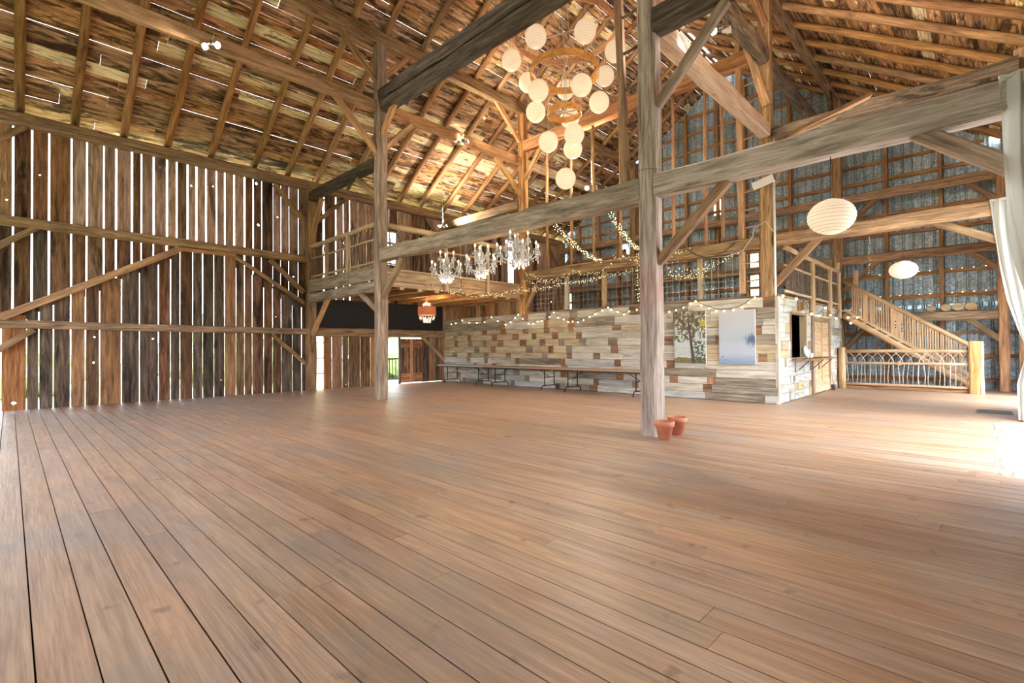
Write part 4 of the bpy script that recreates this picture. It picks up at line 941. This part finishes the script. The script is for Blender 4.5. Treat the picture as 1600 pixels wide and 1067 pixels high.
# ================================================================== WOOD SLICES on the gable crossbeam
for x_, r_, lab in ((-1.17, .1, 'leftmost'), (-.87, .11, 'second from left'), (-.63, .12, 'third from left'), (-.38, .12, 'rightmost')):
    t = empty('wood_slice', (x_, Y3 - .04, 2.07), f'round wood slice standing on the far crossbeam, {lab} of four', 'wood slice', 'wood slices on the gable crossbeam')
    put('face', disc(r_, r_ * .82, M['slice_face'], Y3 - .05, x_, 2.07 + r_ * .82, 18, .03), t); 
    tube('bark', [(x_ + r_*1.0*math.cos(a*math.pi/9), Y3 - .06, 2.07 + r_*.82 + r_*.82*math.sin(a*math.pi/9)) for a in range(18)], .012, M['twig'], t, 6, True)

# ================================================================== HOOP CHANDELIER AND PAPER LANTERNS
HC = (-6.65, 8.5)
hc = empty('hoop_chandelier', (HC[0], HC[1], 8.1), 'three bentwood hoops hung one below another from the ridge', 'chandelier')
def hoop(z, r, wd, tilt, nsp):
    n = 56; vs = []; fs = []
    for i in range(n):
        a = 2*math.pi*i/n
        for (rr, zz) in ((r, -wd/2), (r, wd/2), (r - .012, wd/2), (r - .012, -wd/2)): vs.append((rr*math.cos(a), rr*math.sin(a), zz))
    for i in range(n):
        for j in range(4): a = i*4+j; b = i*4+(j+1)%4; c = ((i+1)%n)*4+(j+1)%4; d = ((i+1)%n)*4+j; fs.append((a, d, c, b))
    mw = Matrix.Translation((HC[0], HC[1], z)) @ Matrix.Rotation(tilt, 4, 'X')
    h = put('hoop', mesh('hoop', vs, fs, M['hoop'], False), hc, mw)
    for k in range(nsp):
        a = math.pi * k / nsp + .3
        sp = tube_mesh([(-r*math.cos(a), -r*math.sin(a), 0), (r*math.cos(a), r*math.sin(a), 0)], .014, M['log_pale'], 6); put('spoke', sp, h, mw)
hoop(8.1, 1.12, .15, .0, 2); hoop(7.22, .75, .16, -.03, 3); hoop(6.33, .38, .13, .05, 3)
cables = []
for za, ra, zb, rb in ((8.1, 1.1, 9.6, .05), (7.22, .74, 8.1, .5), (6.33, .37, 7.22, .3)):
    for k in range(4): a = k * math.pi/2 + .5; cables.append(([(HC[0] + ra*math.cos(a), HC[1] + ra*math.sin(a), za), (HC[0] + rb*math.cos(a), HC[1] + rb*math.sin(a), zb)], .006))
cables.append(([(HC[0], HC[1], 9.5), (HC[0], HC[1], 10.85)], .012)); cables.append(([(HC[0], HC[1], 6.33), (HC[0] + .03, HC[1], 7.3), (HC[0] - .03, HC[1], 8.35), (HC[0], HC[1], 9.6)], .01))
put('suspension_wires', join_tubes(cables, M['cable'], 'wires'), hc)
M['paper_rib'] = plain('bamboo_rib', S(206, 188, 160), .8)
rib_m = None
def lantern_meshes(r, sz, mat):
    n, m_ = 28, 13; vs = []; fs = []
    for i in range(m_ * 2 + 1):
        th = math.pi * (.06 + .88 * i / (m_*2)); rr = r * (1 - (.028 if i % 2 else 0))
        for j in range(n): a = 2*math.pi*j/n; vs.append((rr*math.sin(th)*math.cos(a), rr*math.sin(th)*math.sin(a), rr*sz*math.cos(th)))
    for i in range(m_*2):
        for j in range(n): a = i*n+j; b = i*n+(j+1)%n; fs.append((a, a+n, b+n, b))
    skin = mesh('paper_skin', vs, fs, mat, True)
    rings = []
    for i in range(3, m_*2 - 1, 2):
        th = math.pi * (.06 + .88 * i / (m_*2)); q = r * .982 * math.sin(th)
        rings.append(([(q*math.cos(a*math.pi/12), q*math.sin(a*math.pi/12), r*sz*math.cos(th)*.985) for a in range(25)], .0022))
    global rib_m; rib_m = join_tubes(rings, M['paper_rib'], 'ribs', 4)
    rim = tube_mesh([(r*.19*math.cos(a*math.pi/7), r*.19*math.sin(a*math.pi/7), r*sz*.98) for a in range(14)], .006, M['cable'], 5, closed=True)
    return skin, rim
lsk, lrim = lantern_meshes(.225, 1.04, M['paper']); ribg = rib_m
bulbm = lathe_mesh([(0, -.045), (.03, -.03), (.04, 0), (.03, .03), (.015, .06), (0, .065)], M['bulb'], 12)
M['lantern_bulb'] = plain('lantern_bulb', (1, 1, 1), .4, emit=S(255, 240, 220), es=5)
lbulb = lathe_mesh([(0, -.045), (.03, -.03), (.04, 0), (.03, .03), (.015, .06), (0, .065)], M['lantern_bulb'], 12)
LAN = [((-6.67, 7.59, 7.61), 'top left, under the beam pair'), ((-5.8, 8.11, 7.56), 'top right of the hoops'), ((-7.78, 8.01, 7.75), 'leftmost, clear of the hoops'), ((-5.77, 9.17, 7.6), 'rightmost, behind the ladder rail'),
       ((-6.44, 9.77, 7.55), 'upper right, behind the middle hoop'), ((-7.96, 8.76, 7.6), 'at left, half behind another globe'), ((-6.98, 8.01, 6.76), 'front left below the middle hoop'), ((-7.31, 9.4, 7.42), 'centre back, behind the middle hoop rim'),
       ((-6.15, 8.45, 6.73), 'centre front inside the middle hoop'), ((-6.19, 9.16, 6.63), 'right of the smallest hoop'), ((-7.4, 8.4, 6.57), 'left of the smallest hoop'), ((-7.04, 9.2, 6.58), 'directly behind the smallest hoop'),
       ((-6.6, 8.78, 5.92), 'upper of the overlapping pair below the hoops'), ((-7.08, 9.36, 5.9), 'lower of the overlapping pair below the hoops'), ((-7.2, 8.6, 5.88), 'at lower left beside the overlapping pair'), ((-6.75, 8.65, 4.94), 'lowest of all')]
proto = None
for (p, lab) in LAN:
    if proto is None:
        proto = empty('paper_lantern', p, None, 'lantern', 'round paper lanterns around the hoop chandelier')
        put('paper_skin', lsk, proto, Matrix.Translation(p)); put('ribs', ribg, proto, Matrix.Translation(p), 'stuff'); put('wire_rim', lrim, proto, Matrix.Translation(p)); put('bulb', lbulb, proto, Matrix.Translation((p[0], p[1], p[2] + .02)))
        tube('cord', [(p[0], p[1], p[2] + .22), (p[0], p[1], p[2] + 2.2)], .004, M['cable'], proto, 4); first = Vector(p); o = proto
    else: o = copy_tree(proto, None, Vector(p) - first)
    o['label'] = 'round white paper globe lantern under the hoops, ' + lab
def oval(p, r, sz, top, label):
    t = empty('oval_lantern', p, label, 'lantern'); a, b = lantern_meshes(r, sz, M['paper_big'])
    put('paper_skin', a, t, Matrix.Translation(p)); put('ribs', rib_m, t, Matrix.Translation(p), 'stuff'); put('wire_rim', b, t, Matrix.Translation(p)); put('bulb', lbulb, t, Matrix.Translation(p))
    tube('cord', [(p[0], p[1], p[2] + r * sz * .98), (p[0], p[1], top)], .005, M['wire_dark'], t, 5)
oval((-1.2, Y1 - .0, 2.55), .225, .82, 3.2, 'large oval white paper lantern hanging from the near grey tie beam')
oval((-1.1, Y2 - .0, 2.5), .21, .74, 3.25, 'smaller-looking oval white paper lantern in front of the staircase and gable wall')

# ================================================================== CRYSTAL CHANDELIERS
drop_m = lathe_mesh([(0, -.03), (.008, -.02), (.009, -.006), (.003, .012), (0, .014)], M['crystal'], 6, False)
bead_m = lathe_mesh([(0, -.009), (.009, 0), (0, .009)], M['crystal'], 6, False)
cand_m = lathe_mesh([(0, 0), (.012, 0), (.012, .075), (0, .075)], M['white_glaze'], 8)
flame_m = lathe_mesh([(0, 0), (.012, .012), (.014, .028), (.006, .05), (0, .06)], M['flame'], 8)
pan_m = lathe_mesh([(0, -.012), (.02, -.01), (.042, .004), (.04, .008), (0, .004)], M['crystal'], 12)
def chandelier(p, rad, h, arms, label, seed, upper=3):
    x, y_, z = p; random.seed(seed)          # p = underside of the tie beam; z = centre of the arm ring
    t = empty('crystal_chandelier', (x, y_, z - .2), label, 'chandelier')
    col = [(0, -.2), (.02, -.19), (.03, -.16), (.012, -.13), (.05, -.08), (.055, -.05), (.02, -.01), (.016, .1), (.03, .14), (.012, .18), (.012, h * .8), (.03, h * .85), (.01, h * .92), (0, h * .93)]
    put('column', lathe_mesh(col, M['crystal'], 14), t, Matrix.Translation((x, y_, z)))
    tube('chain', [(x, y_, z + h * .9), (x, y_, 3.18)], .006, M['steel'], t, 5)
    put('canopy', lathe_mesh([(0, -.02), (.04, -.015), (.05, 0), (0, 0)], M['steel'], 14), t, Matrix.Translation((x, y_, 3.18)))
    def arm(a, rr, dz):
        c, s = math.cos(a), math.sin(a)
        pts = [Vector((x + c*rr*q, y_ + s*rr*q, z + dz + v)) for q, v in ((.05, .02), (.25, -.07), (.5, -.1), (.75, -.06), (.95, .01), (1, .05))]
        am = tube('arm', pts, .008, M['crystal'], t, 6)
        e = pts[-1]
        put('drip_pan', pan_m, am, Matrix.Translation(e)); put('candle', cand_m, am, Matrix.Translation(e + Vector((0, 0, .005)))); put('candle_bulb', flame_m, am, Matrix.Translation(e + Vector((0, 0, .08))))
        vs = []; 
        return e, pts
    ends = [arm(2*math.pi*k/arms + .2, rad, 0) for k in range(arms)] + [arm(2*math.pi*k/upper + .5, rad * .5, .2) for k in range(upper)]
    vs = []; fs = []
    def add(me, loc, sc_=1.0):
        k = len(vs); vs.extend([Vector(v.co) * sc_ + loc for v in me.vertices]); fs.extend([tuple(k + i for i in q.vertices) for q in me.polygons])
    for e, pts in ends:
        for j in range(6): a = j * math.pi / 3; add(drop_m, e + Vector((.042*math.cos(a), .042*math.sin(a), -.03)), 1.1)
        for q in pts[1:5]: add(drop_m, q + Vector((0, 0, -.035)), 1.2)
        for j in range(9):                         # bead swags from the crown to each pan
            s_ = j / 8; top = Vector((x, y_, z + h * .78)); v = top.lerp(e, s_); v.z -= .12 * math.sin(math.pi * s_); add(bead_m, v)
        for j in range(3): add(drop_m, e + Vector((0, 0, -.08 - j * .04)), 1.3)
    for k in range(arms):
        a = 2*math.pi*(k+.5)/arms + .2
        for j in range(7):
            s_ = j / 6; rr = rad * (.1 + .5 * s_); add(bead_m, Vector((x + rr*math.cos(a), y_ + rr*math.sin(a), z - .02 - .14 * math.sin(math.pi * s_))))
        for j in range(4): add(drop_m, Vector((x + rad*.3*math.cos(a), y_ + rad*.3*math.sin(a), z - .1 - j * .035)), 1.3)
    for j in range(110): a = U(0, 6.28); rr = rad * U(.1, .45); add(drop_m, Vector((x + rr*math.cos(a), y_ + rr*math.sin(a), z + U(-.2, h * .6))), 1.3)
    tag(put('crystals', mesh('crystals', vs, fs, M['crystal']), t), kind='stuff')
    return t
chandelier((-7.74, Y1, 2.72), .3, .4, 6, 'crystal chandelier under the tie beam, leftmost of three', 3)
chandelier((-6.72, Y1, 2.7), .28, .44, 6, 'crystal chandelier under the tie beam, middle of three', 4)
chandelier((-5.78, Y1, 2.78), .36, .4, 8, 'widest crystal chandelier under the tie beam, rightmost of three', 5)
# drum shade lamp under the loft
dx, dy, dz = -11.77, 8.5, 2.24
t = empty('drum_chandelier', (dx, dy, 2.05), 'copper drum-shade lamp with white scrolls and crystal drops under the loft', 'lamp')
put('shade', lathe_mesh([(.26, -.12), (.26, .13), (.255, .13), (.255, -.12), (.26, -.12)], M['shade'], 32), t, Matrix.Translation((dx, dy, dz + .02)))
put('bulb', bulbm, t, Matrix.Translation((dx, dy, dz)))
tube('cord', [(dx, dy, dz + .1), (dx, dy, 2.79)], .006, M['white_plastic'], t, 5)
for a in (0, math.pi/2, math.pi, 3*math.pi/2):
    c, s = math.cos(a + .4), math.sin(a + .4)
    tube('scroll', [(dx + c*q, dy + s*q, dz + .12 + v) for q, v in ((.0, .02), (.05, .0), (.11, .05), (.13, .11), (.1, .15), (.06, .13), (.07, .09))], .009, M['white_glaze'], t, 6)
cv = []; fs_ = []
for k in range(16):
    a = 2*math.pi*k/16
    for j, (rr, zz, q) in enumerate(((.22, -.15, 1.6), (.2, -.2, 1.6), (.12, -.2, 2), (.1, -.27, 2.2))):
        if j == 3 and k % 2: continue
        i0 = len(cv); cv.extend([Vector(v.co) * q + Vector((dx + rr*math.cos(a), dy + rr*math.sin(a), dz + zz)) for v in drop_m.vertices]); fs_.extend([tuple(i0 + i for i in f.vertices) for f in drop_m.polygons])
tag(put('crystals', mesh('crystals', cv, fs_, M['crystal']), t), kind='stuff')
lamp('drum_lamp_light', 'POINT', (dx, dy, dz + .2), 24, (1, .72, .36), .03)
lamp('drum_lamp_light', 'POINT', (dx, dy, dz - .16), 6, (1, .78, .5), .03)
for x_ in (-7.74, -6.72, -5.78): lamp('chandelier_light', 'POINT', (x_, Y1, 2.5), 12, (1, .82, .58), .03)

# ================================================================== FLOOD LAMPS
def flood(p, label, aims, power=1.0):
    t = empty('flood_lamp', p, label, 'lamp'); p = Vector(p)
    put('junction_box', lathe_mesh([(0, 0), (.05, 0), (.05, .05), (0, .05)], M['steel'], 14), t, Matrix.Translation(p))
    for dx_, aim in zip((-.1, .1), aims):
        d = Vector(aim).normalized(); b = p + Vector((dx_, dx_ * .6, -.02)); rot = d.to_track_quat('Z', 'Y').to_matrix().to_4x4()
        h = put('lamp_head', lathe_mesh([(0, -.1), (.028, -.1), (.035, -.03), (.062, .03), (.058, .03), (.03, -.03), (0, -.03)], M['white_plastic'], 16), t, Matrix.Translation(b) @ rot)
        put('lens', lathe_mesh([(.056, .024), (.035, .036), (0, .04)], M['flood'], 14), h, Matrix.Translation(b) @ rot)
        tube('arm', [p, b - d * .06], .01, M['steel'], t, 6)
        lamp('flood_light', 'SPOT', b + d * .07, 330 * power, (1, .86, .68), .05, b + d * 2, math.radians(150))
    tube('flex', [p + Vector((0, 0, .03)), p + Vector((.03, .03, .14)), p + Vector((.0, .05, .22)), p + Vector((-.05, .03, .14))], .006, M['cable'], t, 5)
flood((-10.02, 2.53, 6.7), 'pair of lit flood lamps on the lower left purlin, at upper left', [(.5, -.45, -.25), (.35, .2, -.2)], .5)
flood((-10.02, 8.43, 6.68), 'pair of flood lamps on the lower left purlin, right of the loft corner post', [(-.3, .3, .5), (.4, .4, .3)], .45)
flood((-3.1, 8.1, 6.35), 'pair of lit flood lamps beneath the bark-edged girt at upper right', [(.3, -.55, -.1), (.5, .3, .1)])
flood((-7.7, 11.0, 5.52), 'small lit flood lamp hanging beyond the thin poles', [(.1, -.6, -.3), (-.4, .3, .6)], .8)
tube('lamp_cord', [(-7.7, 11.0, 5.55), (-7.7, 11.0, 7.14)], .006, M['cable'], bpy.data.objects['flood_lamp.003'], 5)
flood((-13.2, 10.2, 5.3), 'small flood lamps above the far end of the loft', [(.5, -.2, .5), (.4, .4, .4)], .5)
tube('lamp_cord', [(-13.2, 10.2, 5.33), (-13.2, 10.2, 6.72)], .006, M['cable'], bpy.data.objects['flood_lamp.004'], 5)
# white fixture and conduit on the mortised post
t = empty('strip_lamp', (-3.28, Y2 - .2, 4.5), 'white rectangular fixture tilted on the mortised post', 'fixture')
plank('housing', (-3.5, Y2 - .2, 4.48), (-3.1, Y2 - .2, 4.58), .1, .13, M['white_plastic'], t, upv=(0, 0, 1)); plank('end_cap', (-3.1, Y2 - .2, 4.58), (-3.08, Y2 - .2, 4.585), .11, .14, M['steel'], t)
tag(tube('conduit', [(X2 + .17, Y2 - .14, 4.6), (X2 + .17, Y2 - .14, 3.3), (X2 + .17, Y2 - .14, 2.2)], .022, M['white_plastic'], None, 8), 'white conduit running down the right side of the mortised post', 'conduit')
tag(tube('cable', [(X2 + .15, Y2 - .16, 3.5), (X2 + .02, Y2 - .2, 3.72), (X2 - .2, Y2 - .2, 3.62), (X2 - .25, Y2 - .16, 3.45), (X2 - .45, Y2 - .14, 3.2), (X2 - .8, Y2 - .12, 3.12), (X2 - 1.1, Y2 - .12, 3.14)], .008, M['cable'], None, 5), 'thin white cable looping round the mortised post above the tie beam', 'cable')

# ================================================================== STRING LIGHTS
sb_m = lathe_mesh([(0, -.032), (.016, -.026), (.022, -.006), (.014, .014), (0, .016)], M['bulb'], 10)
sock_m = lathe_mesh([(0, .012), (.011, .012), (.011, .04), (0, .04)], M['wire_dark'], 8)
def string(label, pts, s=1.0, name='string_lights', group=None):
    t = empty(name, pts[0], label, 'string lights', group)
    w_ = []
    for a, b in zip(pts[:-1], pts[1:]):
        a = Vector(a); b = Vector(b); w_ += [a + Vector((0, 0, .04)), (a + b) / 2 + Vector((0, 0, .03))]
    w_.append(Vector(pts[-1]) + Vector((0, 0, .04))); tube('wire', w_, .006, M['wire_dark'], t, 5)
    for p in pts:
        b = put('bulb', sb_m, t, Matrix.Translation(p) @ Matrix.Scale(s, 4)); put('socket', sock_m, b, Matrix.Translation(p) @ Matrix.Scale(s, 4))
b1 = [(-13.9, 2.03), (-13.6, 2.06), (-13.25, 2.15), (-12.87, 2.05), (-12.48, 2.03), (-12.09, 2.04), (-11.75, 2.19), (-11.45, 2.05), (-11.1, 1.92), (-10.87, 1.99), (-10.67, 2.12), (-10.53, 2.21), (-10.34, 2.07), (-10.1, 1.92), (-9.92, 1.91), (-9.74, 1.96), (-9.58, 1.97), (-9.28, 2.07), (-9.11, 2.2), (-8.95, 2.04), (-8.74, 1.98), (-8.58, 1.9), (-8.42, 1.91), (-8.24, 1.88), (-8.05, 1.93), (-7.85, 2.01), (-7.66, 2.08), (-7.44, 2.16), (-7.25, 2.23), (-7.16, 2.17), (-6.96, 2.1), (-6.77, 2.02), (-6.62, 2.09), (-6.4, 2.12), (-6.15, 2.04), (-5.9, 1.98), (-5.7, 1.99)]
b2 = [(-5.53, 2.02), (-5.36, 2.05), (-5.17, 2.1), (-5.0, 2.18), (-4.88, 2.23), (-4.75, 2.12), (-4.57, 2.05), (-4.41, 1.98), (-4.24, 1.97), (-4.04, 1.98), (-3.86, 2.03), (-3.72, 2.12), (-3.59, 2.22)]
string('string of round warm bulbs draped along the top of the plank bar wall', [(x_ * .975 + (.0 if x_ > -13.7 else .05), YB - .06, 1.2 + (z - 1.2) * .975) for x_, z in b1 + b2], .8)
string('string of larger warm bulbs above the booth window and louvred door', [(XB + .08, y_, z) for y_, z in [(10.95, 2.2), (11.9, 2.2), (12.5, 2.15), (13.14, 1.93), (13.84, 1.92), (14.48, 2.14), (15.02, 1.98), (15.66, 1.92), (16.1, 2.14)]] + [(XB + .25, 16.25, 1.95), (XB + .3, 16.3, 1.8), (XB + .45, 16.3, 1.95)], 1.25)
# fairy lights: tiny lamps in their hundreds on green wire
M['fairy'] = plain('fairy_lamp', S(255, 240, 190), .4, emit=S(255, 232, 170), es=6)
def fairy(label, paths, n, spread=.04):
    t = empty('fairy_lights', paths[0][0], label, 'fairy lights')
    vs = []; fs = []; wires = []
    for path in paths:
        P_ = [Vector(p) for p in path]; seg = [(b - a).length for a, b in zip(P_[:-1], P_[1:])]; tot = sum(seg); k = int(n * tot); fine = []
        for i in range(k):
            s_ = tot * i / k; j = 0
            while j < len(seg) - 1 and s_ > seg[j]: s_ -= seg[j]; j += 1
            p = P_[j].lerp(P_[j+1], s_ / seg[j]) + Vector((U(-spread, spread), U(-spread, spread), U(-spread, spread))); fine.append(p)
            r_ = .0065; q = len(vs); vs.extend([p + Vector(v) * r_ for v in ((1,0,0),(-1,0,0),(0,1,0),(0,-1,0),(0,0,1),(0,0,-1))])
            fs.extend([tuple(q + i_ for i_ in f) for f in ((0,2,4),(2,1,4),(1,3,4),(3,0,4),(2,0,5),(1,2,5),(3,1,5),(0,3,5))])
        wires.append((fine, .004))
    tag(put('lamps', mesh('lamps', vs, fs, M['fairy']), t), kind='stuff'); tag(put('wire', join_tubes(wires, M['wire_green'], 'wire', 4), t), kind='stuff')
def sag(a, b, d, n=8): return [tuple(Vector(a).lerp(Vector(b), i/n) - Vector((0, 0, d * 4 * (i/n) * (1 - i/n)))) for i in range(n + 1)]
fairy('fairy lights wrapped along the tie beam above the booth', [sag((-10.1, Y2 - .14, 3.2), (-8.2, Y2 - .14, 3.25), .15), sag((-8.2, Y2 - .14, 3.3), (-6.9, Y2 - .14, 3.35), .2), sag((-6.9, Y2 - .14, 3.5), (-4.9, Y2 - .14, 3.4), .15), sag((-10.1, Y2 - .14, 2.9), (-6.2, Y2 - .14, 3.1), .05), sag((-10, Y2 - .14, 3.4), (-7.2, Y2 - .14, 3.0), .2)], 22)
fairy('fairy light garland swooping down from the near tie beam, left one', [sag((-5.02, Y1 + .05, 3.17), (-7.27, 10.82, 3.42), .1)], 36)
fairy('fairy light garland swooping down from the near tie beam, right one', [sag((-3.97, Y1 + .05, 3.17), (-6.2, 10.82, 3.6), .1), ((-6.22, Y2 - .15, 3.5), (-6.22, Y2 - .15, 2.25))], 30)
fairy('fairy lights scattered along the loft edge by the painted plank wall', [sag((-10.05, 7.3, 2.75), (-10.0, Y2 - .2, 3.0), .28), sag((-10.05, 8.3, 2.72), (-9.8, Y2 - .2, 2.9), .14), sag((-10.2, Y2 - .15, 2.9), (-8.6, Y2 - .15, 3.0), .1)], 16)
fairy('fairy lights on the tie beam right of the red-stained post', [sag((-5.45, Y2 - .14, 3.0), (-3.9, Y2 - .14, 3.15), .14), sag((-5.3, Y2 - .14, 2.8), (-4.3, Y2 - .14, 3.0), .1), sag((-5.4, Y2 - .14, 2.9), (-4.5, Y2 - .14, 2.75), .05)], 26)
fairy('fairy lights strung across the gable studs in the distance', [sag((-11, 17.8, 5.8), (-8.4, 17.8, 6.2), .2), sag((-8.2, 17.8, 5.9), (-6.2, 17.8, 5.9), .2)], 6)
fairy('short hanging strand of fairy lights below the big oval lantern', [((-2.5, 17.3, 4.3), (-2.5, 17.3, 3.2))], 16, .02)
tag(tube('dark_cord', sag((-4.9, Y2 - .13, 3.35), (-3.9, Y2 - .13, 3.4), .22), .01, M['wire_green'], None, 5), 'dark green cord drooping below the tie beam near the mortised post', 'cord')

# ================================================================== CURTAINS
def curtain(label, path, y_, xr, folds, name='curtain'):
    """path: list of (x_left_edge, z) from the rod down; gathers toward xr"""
    t = empty(name, (xr, y_, 0), label, 'curtain')
    n = 90; vs = []; fs = []; rows = []
    P_ = []
    for (xa, za), (xb_, zb) in zip(path[:-1], path[1:]):
        for k in range(6): s_ = k / 6; P_.append((xa + (xb_ - xa) * s_, za + (zb - za) * s_))
    P_.append(path[-1]); m_ = len(P_)
    for j, (xe, z) in enumerate(P_):
        wd = xr - xe
        for i in range(n + 1):
            s_ = i / n; ph = folds * 2 * math.pi * s_ + .6 * math.sin(j * .25)
            amp = .045 * (1 - .3 * s_)
            vs.append((xe + wd * s_ + .01 * math.sin(ph * 1.7), y_ + amp * math.sin(ph) + .012 * math.sin(ph * 2.3 + j * .2) + (1 - s_) * .04 * math.sin(j * .18), z + (.05 * math.sin(ph) * (0 if j else .0))))
    for j in range(m_ - 1):
        for i in range(n): a = j*(n+1)+i; fs.append((a, a+1, a+n+2, a+n+1))
    put('cloth', mesh('cloth', vs, fs, M['curtain'], True), t)
    put('hem', tube_mesh([(path[0][0] + (xr - path[0][0]) * k / 8, y_ + .02 * math.sin(k * 2), path[0][1]) for k in range(9)], .02, M['curtain'], 8), t)
    return t
curtain('near white curtain hanging from the end of the grey tie beam', [(.07, 3.47), (.08, 2.8), (.1, 2.3), (.14, 1.9), (.24, 1.45), (.33, 1.15), (.31, .9), (.3, .02)], Y1 - .16, XR - .02, 3)
curtain('far white curtain drawn back beside the doorway', [(.0, 3.45), (.03, 3.0), (.1, 2.37), (.18, 1.86), (.3, 1.36), (.36, 1.1), (.33, .9), (.27, .57), (.28, .02)], Y2 - .16, XR - .02, 4)

# thermostat-like box and cord low on the gable frame
t = empty('junction_box', (-.4, Y3 - .12, .5), 'small white junction box with dangling cord low on the gable frame', 'box')
block('box', (-.6, 17.85, .62), (-.5, 17.9, .74), M['white_plastic'], t); tube('cord', [(-.6, 17.86, .68), (-.8, 17.86, .6), (-.7, 17.86, .55), (-.4, 17.86, .6), (.1, 17.86, .85)], .008, M['cable'], t, 5)
bpy.context.view_layer.update()
